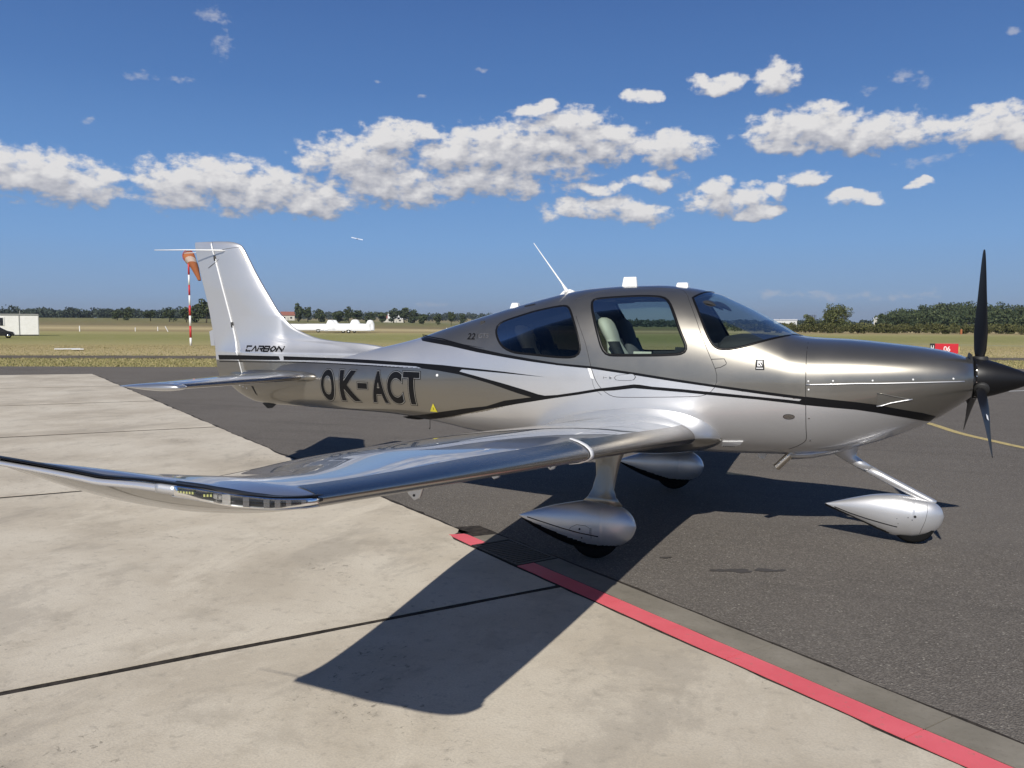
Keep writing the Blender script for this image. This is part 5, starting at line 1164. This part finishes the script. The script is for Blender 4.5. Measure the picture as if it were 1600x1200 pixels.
def tree(kind, x, y, h, w_, rz, label, cat, group, sc_seed, n=900, size=.3, m=None, lumps=14, low=.18, name='tree'):
    key = (kind, sc_seed)
    if key not in PROTO:
        V, F, mm, q_ = tree_mesh(kind, 1.0*h, w_, n, size, m, sc_seed, lumps, low)
        r_ = root(name, label, cat, (x, y, float(gz(x, y))-.02), group); r_.rotation_euler = (0, 0, rz)
        c_ = mesh('crown', V, F, mm, None, True); c_.parent = r_; tk = q_.build('trunk', MTR, None, True); tk.parent = r_
        PROTO[key] = (r_, h, w_); return r_
    p0, h0, w0_ = PROTO[key]; r_ = p0.copy(); C.objects.link(r_); r_.location = (x, y, float(gz(x, y))-.02); r_.rotation_euler = (0, 0, rz); r_.scale = (w_/w0_, w_/w0_, h/h0); r_['label'] = label
    if group: r_['group'] = group
    elif 'group' in r_: del r_['group']
    for ch in p0.children: c_ = ch.copy(); C.objects.link(c_); c_.parent = r_
    return r_
x, y = pol(1.56, 205); tree('lone', x, y, 7.4, 8.4, .4, 'tall round broadleaf tree standing alone above the hedge left of the wooded hill', 'tree', None, 1, 5200, .17, ML, 24, .06)
x, y = pol(3.1, 208); tree('lone', x, y, 4.6, 4.2, 2.1, 'smaller loose tree touching the left side of the tall round tree', 'tree', None, 2, 1500, .15, ML, 12, .08)
ORD = ['first', 'second', 'third', 'fourth', 'fifth', 'sixth', 'seventh', 'eighth', 'ninth', 'tenth', 'eleventh', 'twelfth', 'thirteenth', 'fourteenth', 'fifteenth', 'sixteenth', 'seventeenth', 'eighteenth', 'nineteenth', 'twentieth']+['twenty-'+w for w in ('first', 'second', 'third', 'fourth', 'fifth', 'sixth', 'seventh', 'eighth', 'ninth')]+['thirtieth']+['thirty-'+w for w in ('first', 'second', 'third', 'fourth')]
# hedge row of separate shrubs right of the nose
rr = np.random.default_rng(5)
azs = list(np.linspace(5.6, -12.5, 34))
for k, a in enumerate(azs):
    D = 196+rr.uniform(-9, 16); x, y = pol(a+rr.uniform(-.12, .12), D); h = rr.uniform(1.5, 2.4)*(1.3 if k % 5 == 2 else 1); w_ = rr.uniform(2.6, 4.8)
    tree('shrub', x, y, h, w_, rr.uniform(0, 6), 'bushy green shrub in the hedge row, %s from the windshield end' % ORD[k], 'shrub', 'shrubs in the row beyond the airfield', 10+k % 6, 800, .13, MSH, 9, .0, 'shrub')
# individual trees seen between the tail and the cabin
mid = [(38.9, 300, 5, 5), (37.2, 420, 9.5, 7), (36.6, 430, 8, 6), (35.8, 440, 7.5, 8), (34.6, 450, 7, 9), (33.9, 430, 8.5, 7), (33.3, 455, 7, 8), (32.5, 460, 6.5, 8), (31.7, 480, 7, 8), (30.9, 500, 9, 10), (30.2, 520, 10, 11), (29.6, 520, 9.5, 11), (28.9, 420, 6, 7), (27.9, 400, 5.5, 6.5), (27.0, 395, 6.8, 5), (26.2, 480, 7, 6)]
for k, (a, D, h, w_) in enumerate(mid):
    x, y = pol(a, D); tree('mid', x, y, h, w_, rr.uniform(0, 6), 'dark green tree on the plain, %s from the tail fin towards the cabin' % ORD[k], 'tree', 'trees on the plain behind the tail', 20+k % 4, 800, .42, MLD, 12, .05)
# trees right behind the windsock
for k, (a, D, h, w_) in enumerate([(41.6, 330, 10, 9), (42.3, 330, 10.5, 9), (43.0, 335, 9.5, 9), (43.6, 340, 8, 8), (44.2, 345, 7, 7), (45.2, 360, 6, 7), (46.3, 380, 5, 7), (47.6, 400, 6.5, 6), (48.2, 400, 5.5, 7)]):
    x, y = pol(a, D); tree('sock', x, y, h, w_, rr.uniform(0, 6), 'dark tree behind the windsock, %s counting leftwards from the tail fin' % ORD[k], 'tree', 'trees behind the windsock', 20+k % 4, 800, .42, MLD, 12, .05)
def wood(name, azr, Dr, hr, cnt, per, size, m, seed, label, base=0, hill=None):
    rr = np.random.default_rng(seed); VV = []; FF = []; off = 0
    for k in range(cnt):
        a = rr.uniform(*azr); D = rr.uniform(*Dr); x, y = pol(a, D); h = rr.uniform(*hr); w_ = h*rr.uniform(.8, 1.25); z0_ = float(gz(x, y)) + (hill(a, D) if hill else 0)
        bl = [(rr.normal(0, w_*.2), rr.normal(0, w_*.2), h*rr.uniform(.35, .85), w_*rr.uniform(.22, .38), w_*rr.uniform(.22, .38), h*rr.uniform(.14, .26)) for _ in range(5)]+[(0, 0, h*.35, w_*.42, w_*.42, h*.33)]
        V, F = leaves(bl, per, size, rr); VV.append(V+np.array([x, y, z0_])); FF.append(F+off); off += len(V)
    o = mesh(name, np.concatenate(VV), np.concatenate(FF), m, None, True); return tag(o, label, 'wood', kind='stuff')
def hillh(a, D):
    return float(np.interp(a, [-30, -12, -8, -5.5, -3.5, -1.6, -.2], [4.5, 5.2, 5.6, 6.4, 5.6, 2.2, .0])*smst((D-300)/150.))
hv = []; 
for i, D in enumerate(np.linspace(290, 620, 14)):
    for a in np.linspace(-32, 2, 60): x, y = pol(a, D); hv.append((x, y, float(gz(x, y))-.05+hillh(a, D)*(1 if D < 560 else (620-D)/60)))
hf = [(i*60+k, (i+1)*60+k, (i+1)*60+k+1, i*60+k+1) for i in range(13) for k in range(59)]
mh = mat('woodland_floor', (.05, .05, .03), .95); tag(mesh('hill', hv, hf, mh, None, True), kind='structure')
wood('hill_wood', (-31, -1.3), (300, 470), (4.8, 6.8), 520, 230, .42, MLD, 31, 'dense dark green wood covering the low hill at right', hill=hillh)
wood('low_wood', (-14, 9), (215, 290), (1.5, 2.5), 260, 130, .22, MSH, 32, 'strip of low green scrub in front of the wooded hill')
wood('far_wood', (41, 62), (640, 820), (5.2, 8.6), 420, 120, .8, MLF, 33, 'long bluish treeline on the horizon at far left')
wood('far_wood', (24, 42), (900, 1500), (6, 10), 260, 110, 1.1, MLF, 34, 'broken treeline on the horizon behind the tail')
wood('far_wood', (-.5, 24), (520, 700), (3.4, 5.4), 330, 120, .7, MLF, 35, 'treeline on the horizon seen behind and through the cabin')
wood('far_wood', (62, 120), (600, 900), (7, 11), 200, 110, 1.2, MLF, 36, 'treeline on the horizon beyond the left edge')

# ================================================================ windsock
x, y = 49.6, -43.2
ws = root('windsock', 'limp orange and white windsock on a red and white banded pole', 'windsock', (x, y, -.02))
MR, MWp, MO = mat('pole_red', (.50, .03, .03), .5), mat('pole_white', (.78, .77, .74), .5), mat('sock_orange', (.36, .12, .045), .9)
zz = [0, .62, 1.55, 2.35, 3.15, 3.95, 4.75, 5.55, 6.55]
for k in range(8):
    q_ = MB(); q_.tube([(x+.03*zz[k]/6, y, zz[k]), (x+.03*zz[k+1]/6, y, zz[k+1])], .085 if k < 4 else .07, 12); q_.build('pole_band', (MWp if k % 2 == 0 else MR), ws, True)
q_ = MB(); xt, yt, ztp = x, y, 6.75
ca = math.radians(44.0); right_ = Vector((-math.cos(ca), -math.sin(ca), 0)); tow = Vector((-math.sin(ca), math.cos(ca), 0))
ring = [tuple(Vector((xt, yt, ztp))+right_*(.42*math.cos(a)-.02)+Vector((0, 0, .48*math.sin(a)+.25))+tow*(.12*math.sin(a))) for a in np.linspace(0, 2*math.pi, 21)]
q_.tube(ring, .025, 6, cap=False); q_.build('sock_hoop', MR, ws, True)
secs = []
for t_, r_, dx_, dz_ in ((0, .43, 0, .25), (.12, .43, .04, .10), (.25, .42, .12, -.08), (.40, .36, .26, -.30), (.55, .30, .42, -.62), (.70, .23, .56, -1.0), (.85, .17, .68, -1.35), (1, .12, .76, -1.62)):
    c0 = Vector((xt, yt, ztp))+right_*dx_+Vector((0, 0, dz_)); tl = min(1, t_*2.2); ax1 = right_; ax2 = (Vector((0, 0, 1))*(1-tl*.75)+tow*.8*tl).normalized()
    secs.append([tuple(c0+ax1*(r_*math.cos(a)*(1+.08*math.sin(3*a+t_*5)))+ax2*(r_*math.sin(a)*(1-.1*tl))) for a in np.linspace(0, 2*math.pi, 20, endpoint=False)])
for k in range(7):
    q_ = MB(); q_.loft(secs[k:k+2], cap=False); q_.build('sock_band', MO if k not in (2, 3) or k == 3 else mat('sock_pale', (.48, .38, .33), .9), ws, True)

# ================================================================ site cabins at the left edge
def facing(az, D): x, y = pol(az, D); a = math.radians(az); return Vector((x, y, float(gz(x, y))-.02)), Vector((-math.cos(a), -math.sin(a), 0)), Vector((math.sin(a), -math.cos(a), 0))
def fbox(name, o_, R_, A_, c, d, m, parent, bv=0):
    """box with axes right / away / up; c = centre (right, away, up)"""
    Rm = Matrix((R_, A_, Vector((0, 0, 1)))).transposed(); q_ = MB(); q_.box((0, 0, 0), d, None); v = [Rm @ Vector(p_)+o_+R_*c[0]+A_*c[1]+Vector((0, 0, c[2])) for p_ in q_.V]; q_.V = v
    o = q_.build(name, m, parent)
    if bv: bevel(o, bv)
    return o
o_, R_, A_ = facing(52.48, 131.5)
MCW = mat('cabin_white', (.72, .71, .67), .6); t = T(MCW); t.links.new(ramp(t, noise(t, 2.0, 5, .6, objco(t)), [(.3, (.72, .71, .66)), (.7, (.80, .79, .76))]), B(MCW).inputs['Base Color']); MGR = mat('cabin_grey_trim', (.30, .30, .28), .6); MWN = mat('window_dark', (.02, .022, .025), .15)
cb = root('site_cabin', 'low white flat-roofed cabin with a twin window at the left edge of the photo', 'building', tuple(o_))
q0 = -3.75
for xa, xb in ((-2.24, -.03), (-5.68, -2.32), (-9.11, -5.76), (-12.4, -9.19)): fbox('wall', o_, R_, A_, ((xa+xb)/2, 1.25, 1.5), (xb-xa, 2.4, 2.66), MCW, cb, .02)
fbox('roof', o_, R_, A_, (-6.2, 1.25, 2.92), (12.5, 2.6, .16), MGR, cb, .02)
for xk in (-2.28, -5.72, -9.15): fbox('wall_joint', o_, R_, A_, (xk, .02, 1.5), (.09, .06, 2.66), MGR, cb)
fbox('corner_post', o_, R_, A_, (.02, .04, 1.5), (.10, .10, 2.7), MGR, cb)
wf = fbox('window', o_, R_, A_, (-4.62, .03, 1.98), (1.22, .07, 1.16), MCW, cb, .01)
for xk in (-4.90, -4.34): fbox('pane', o_, R_, A_, (xk, -.015, 1.95), (.38, .04, 1.02), MWN, wf)
fbox('vent_pipe', o_, R_, A_, (-2.2, 1.0, 3.2), (.07, .07, .5), MGR, cb)
fbox('underfloor_gap', o_, R_, A_, (-6.2, 1.25, .09), (12.4, 2.3, .2), mat('underfloor_shade', (.06, .06, .05), .9), cb)  # dark block painted as the shade under the cabin floor
# black car nosing into the frame in front of the cabin
o_, R_, A_ = facing(54.38, 112)
car = root('parked_car', 'black parked car with only its sloping front end inside the left edge', 'car', tuple(o_))
MCB = mat('black_car_paint', (.012, .012, .014), .25, 0, 1.0)
prof = [(1.25, .28), (1.28, .55), (1.18, .72), (.55, .88), (-.15, 1.28), (-.6, 1.42), (-1.9, 1.42), (-2.6, 1.05), (-2.95, .95), (-3.0, .35)]
q_ = MB(); q_.loft([[tuple(o_+R_*a+A_*-.02+Vector((0, 0, b))) for a, b in prof], [tuple(o_+R_*a+A_*1.7+Vector((0, 0, b))) for a, b in prof]]); bevel(q_.build('body', MCB, car), .05, 3)
pw = [(.35, .95), (-.2, 1.24), (-.62, 1.36), (-1.85, 1.36), (-2.35, 1.05)]
q_ = MB(); q_.loft([[tuple(o_+R_*a+A_*-.035+Vector((0, 0, b))) for a, b in pw], [tuple(o_+R_*a+A_*-.025+Vector((0, 0, b))) for a, b in pw]]); q_.build('side_window', MWN, car)
for xk in (.65, -2.2):
    for dy in (.06, 1.62): q_ = MB(); c0 = o_+R_*xk+A_*dy+Vector((0, 0, .32)); q_.tube([c0-A_*.1, c0+A_*.1], .32, 20); w0_ = q_.build('wheel', M['rubber'], car, True); q_ = MB(); q_.tube([c0-A_*.11, c0-A_*.06], .19, 14); q_.build('rim', M['steel'], w0_, True)
fbox('headlight', o_, R_, A_, (1.20, .12, .62), (.10, .30, .12), mat('lamp_glass', (.5, .5, .5), .1), car, .02)
fbox('bumper', o_, R_, A_, (1.22, .84, .40), (.14, 1.7, .18), mat('grey_bumper', (.22, .22, .24), .5), car, .03)

# ================================================================ white glider trailers behind the tail
MTW = mat('trailer_white', (.80, .80, .78), .4); MTG = mat('trailer_grey', (.30, .31, .31), .5)
def trailer(az, D, L, h, hump, label, hitch=1):
    o_, R_, A_ = facing(az, D); r_ = root('glider_trailer', label, 'trailer', tuple(o_), 'glider trailers on the grass')
    secs = []
    for t_ in np.linspace(0, 1, 26):
        xk = (t_-.5)*L; hh = h*(.72+.16*smst(t_/.3)); 
        for (tc, tw, th_) in hump: hh = max(hh, th_*(1-abs((t_-tc)/tw)**6) if abs(t_-tc) < tw else 0)
        w_ = .75*(.55+.45*smst(min(t_, 1-t_)/.12))
        secs.append([tuple(o_+R_*xk+A_*(w_*math.cos(a)*(.5+.5*abs(math.cos(a)))**.2+.8)+Vector((0, 0, .72+(hh-.72)*math.sin(a)**.3 if a < math.pi else .42))) for a in np.linspace(0, math.pi, 14)]+[tuple(o_+R_*xk+A_*(-w_+.8)+Vector((0, 0, .50))), tuple(o_+R_*xk+A_*(w_+.8)+Vector((0, 0, .50)))])
    q_ = MB(); q_.loft(secs); q_.build('shell', MTW, r_, True)
    fbox('chassis', o_, R_, A_, (0, .8, .46), (L*.98, 1.3, .16), MTG, r_, .02)
    for dy in (.0, 1.55): q_ = MB(); c0 = o_+R_*(L*.02)+A_*dy+Vector((0, 0, .34)); q_.tube([c0-A_*.1, c0+A_*.1], .34, 18); w0_ = q_.build('wheel', M['rubber'], r_, True); q_ = MB(); q_.tube([c0-A_*.12, c0-A_*.07], .17, 12); q_.build('hub', MTW, w0_, True)
    q_ = MB(); c0 = o_-R_*(L/2)+A_*.8; q_.tube([c0+Vector((0, 0, .45)), c0-R_*.9+Vector((0, 0, .42))], .04, 8); q_.build('drawbar', MTG, r_)
    fbox('fender', o_, R_, A_, (L*.02, -.02, .66), (.95, .12, .12), MTW, r_, .03)
trailer(34.0, 156, 8.4, 2.0, [(.13, .11, 2.45)], 'long white trailer with wheels showing, rightmost of the row behind the tail')
trailer(34.35, 160, 8.0, 2.05, [(.30, .13, 2.45), (.80, .13, 2.55)], 'white trailer with two rounded humps on its roof, behind the rightmost one')
trailer(33.6, 164, 8.0, 2.0, [(.55, .12, 2.4), (.90, .10, 2.5)], 'white trailer farthest back in the row, only its square tail hump showing')
trailer(36.0, 166, 8.2, 1.95, [], 'plain low white trailer in the middle of the row behind the tail')
trailer(37.4, 168, 8.2, 1.9, [], 'low white trailer at the left end of the row, partly behind the tail fin')

# ================================================================ runway sign
o_, R_, A_ = facing(-4.75, 57.2)
sg = root('runway_sign', 'red and black board reading H and 06 standing beyond the nose', 'sign', tuple(o_))
MSR, MSB = mat('sign_red', (.50, .012, .025), .45), mat('sign_black', (.015, .015, .015), .45)
fbox('black_panel', o_, R_, A_, (-.68, 0, .36), (.28, .10, .60), MSB, sg, .01); fbox('red_panel', o_, R_, A_, (.10, 0, .36), (1.27, .10, .60), MSR, sg, .01)
for xk in (-.6, .6): fbox('post', o_, R_, A_, (xk, .02, .05), (.06, .06, .14), MTG, sg)
fbox('end_strip', o_, R_, A_, (.775, -.01, .33), (.05, .09, .32), mat('sign_gold', (.5, .42, .12), .5), sg)
def flat_text(name, ch, o_, R_, A_, x0, x1, z0, z1, off, m, parent, bold=.02):
    bm = text_bm(ch, bold); xs_ = [v.co.x for v in bm.verts]; ys_ = [v.co.y for v in bm.verts]; a, b, c_, d = min(xs_), max(xs_), min(ys_), max(ys_)
    for v in bm.verts: u = (v.co.x-a)/(b-a); w_ = (v.co.y-c_)/(d-c_); v.co = o_+R_*(x0+(x1-x0)*u)+A_*off+Vector((0, 0, z0+(z1-z0)*w_))
    me = bpy.data.meshes.new(name); bm.to_mesh(me); bm.free(); me.materials.append(m); return link(bpy.data.objects.new(name, me), parent)
flat_text('letter', 'H', o_, R_, A_, -.76, -.60, .20, .54, -.055, M['white'], sg); flat_text('letter', '06', o_, R_, A_, -.06, .30, .18, .50, -.055, M['white'], sg, .01)

# small markers and boards lying on the grass
def marker(az, D, h, w_, label, mm, name='marker_post', tilt=0):
    o_, R_, A_ = facing(az, D); r_ = root(name, label, 'marker', tuple(o_)); q_ = MB(); q_.tube([o_, o_+Vector((0, 0, h*.8))+R_*tilt*.8, o_+Vector((0, 0, h))+R_*tilt], [w_, w_, w_*.6], 8); q_.build('post', mm, r_)
marker(50.3, 180, 1.1, .09, 'small white marker post on the grass nearest to the cabin', MWp); marker(47.2, 180, .8, .07, 'short white marker post, second from the cabin', MWp)
marker(45.9, 185, .9, .07, 'short white marker post left of the windsock pole', MWp); marker(45.3, 175, 1.1, .07, 'leaning white marker stick beside the windsock pole', MWp, tilt=-.5)
marker(27.3, 190, .8, .12, 'tiny pale marker on the field behind the tail', MWp); marker(-5.6, 190, 1.0, .2, 'orange and white marker below the wood right of the sign', MO); 
for k, (a, D, L, lab) in enumerate(((51.0, 61.5, 1.5, 'longer white board lying flat in the dry grass'), (50.45, 60.5, .7, 'shorter white board lying flat in the dry grass'))):
    o_, R_, A_ = facing(a, D); o = fbox('white_board', o_, R_, A_, (0, 0, .09), (L, .7, .05), MTW, None, .01); tag(o, lab, 'board')

# ================================================================ far buildings
def house(az, D, w_, d_, h, rh, wall, roofc, label, win=2, rz=0):
    o_, R_, A_ = facing(az, D); r_ = root('house', label, 'building', tuple(o_)); ca, sa_ = math.cos(rz), math.sin(rz); R2 = R_*ca+A_*sa_; A2 = A_*ca-R_*sa_
    fbox('wall', o_, R2, A2, (0, d_/2, h/2), (w_, d_, h), wall, r_)
    q_ = MB(); P_ = lambda a, b, c_: tuple(o_+R2*a+A2*b+Vector((0, 0, c_)))
    q_.V = [P_(-w_/2-.3, -.3, h), P_(w_/2+.3, -.3, h), P_(w_/2+.3, d_+.3, h), P_(-w_/2-.3, d_+.3, h), P_(-w_/2-.3, d_/2, h+rh), P_(w_/2+.3, d_/2, h+rh)]; q_.F = [(0, 1, 5, 4), (2, 3, 4, 5), (0, 4, 3), (1, 2, 5), (0, 3, 2, 1)]; q_.build('roof', roofc, r_)
    for k in range(win): fbox('window', o_, R2, A2, (-w_/2+w_*(k+.5)/win, -.03, h*.55), (w_*.14, .08, h*.35), MWN, r_)
    fbox('door', o_, R2, A2, (w_*.02, -.03, h*.3), (w_*.06, .07, h*.6), MGR, r_)
MRF, MWH, MBG = mat('red_tile_roof', (.26, .10, .07), .8), mat('rendered_wall', (.55, .52, .46), .8), mat('pale_roof', (.60, .60, .60), .6)
house(38.2, 560, 9, 7, 2.8, 2.2, MWH, MRF, 'red-roofed house on the plain just right of the tail fin')
house(37.9, 520, 8, 7, 3.0, 2.4, MWH, MRF, 'smaller red-roofed house beside the first tree right of the fin')
house(30.75, 600, 11, 9, 2.6, 4.5, MWH, MBG, 'pale barn with a bright sloping roof behind the tail')
house(31.3, 640, 10, 7, 3.0, 2.5, MWH, MRF, 'small red-roofed house left of the pale barn')
house(4.6, 520, 13, 8, 4.4, .8, MBG, MBG, 'long pale shed roof above the trees right of the windshield')
house(-1.2, 700, 12, 8, 6.5, 1.2, MWH, MBG, 'small pale building in the gap between lone tree and wooded hill')
# dark tower block
o_, R_, A_ = facing(2.95, 900); tb = root('tower_block', 'small dark blue tower block on the horizon left of the tall round tree', 'building', tuple(o_))
MTB, MTB2 = mat('tower_cladding', (.06, .08, .13), .5), mat('tower_light_strip', (.16, .20, .28), .5)
fbox('wall', o_, R_, A_, (0, 5, 5.8), (7.6, 9, 11.6), MTB, tb)
for k in range(4): fbox('wall_strip', o_, R_, A_, (-3+2.0*k, .42, 5.8), (.5, .2, 11.4), MTB2, tb)
fbox('roof', o_, R_, A_, (0, 5, 11.75), (7.9, 9.3, .3), MTB2, tb)

# ================================================================ small aircraft in the air
o_, R_, A_ = facing(33.3, 700); oc = o_+Vector((0, 0, 69.5-o_.z+1.75)); fly = root('flying_aircraft', 'tiny white high-wing aircraft flying in the sky above the tail', 'airplane', tuple(oc))
MFW = mat('far_aircraft_white', (.70, .74, .80), .5)
q_ = MB(); q_.loft([[tuple(oc-R_*4.6*sg_+Vector((0, 0, .9*sg_+.35+dz+.55*da))+A_*(da*(.7 if abs(sg_) > .5 else 1))) for da, dz in ((-.7, 0), (0, .12), (.8, 0), (0, -.08))] for sg_ in (1, .5, 0, -.5, -1)]); q_.build('wing', MFW, fly)
q_ = MB(); q_.tube([oc-A_*3.0, oc-A_*2.0, oc, oc+A_*2.2], [.1, .45, .5, .08], 12); q_.build('fuselage', mat('far_fuselage', (.30, .34, .42), .5), fly, True)
q_ = MB(); q_.box(tuple(oc+A_*2.1+Vector((0, 0, .5))), (.3, .3, 1.0)); q_.build('tail_fin', MFW, fly)

# ================================================================ air: faint haze over the plain
q_ = MB(); q_.box((0, 0, 63.0), (19000, 19000, 130)); hz = q_.build('haze', [], None); hz['kind'] = 'stuff'; hz['label'] = 'thin summer haze over the whole plain'
mhz = bpy.data.materials.new('haze_air'); mhz.use_nodes = True; t = mhz.node_tree; t.nodes.clear()
pv_ = nd(t, 'ShaderNodeVolumePrincipled'); pv_.inputs['Color'].default_value = (.78, .88, 1.0, 1); pv_.inputs['Density'].default_value = .00014; pv_.inputs['Anisotropy'].default_value = .2
o = nd(t, 'ShaderNodeOutputMaterial'); t.links.new(pv_.outputs[0], o.inputs['Volume']); hz.data.materials.append(mhz)
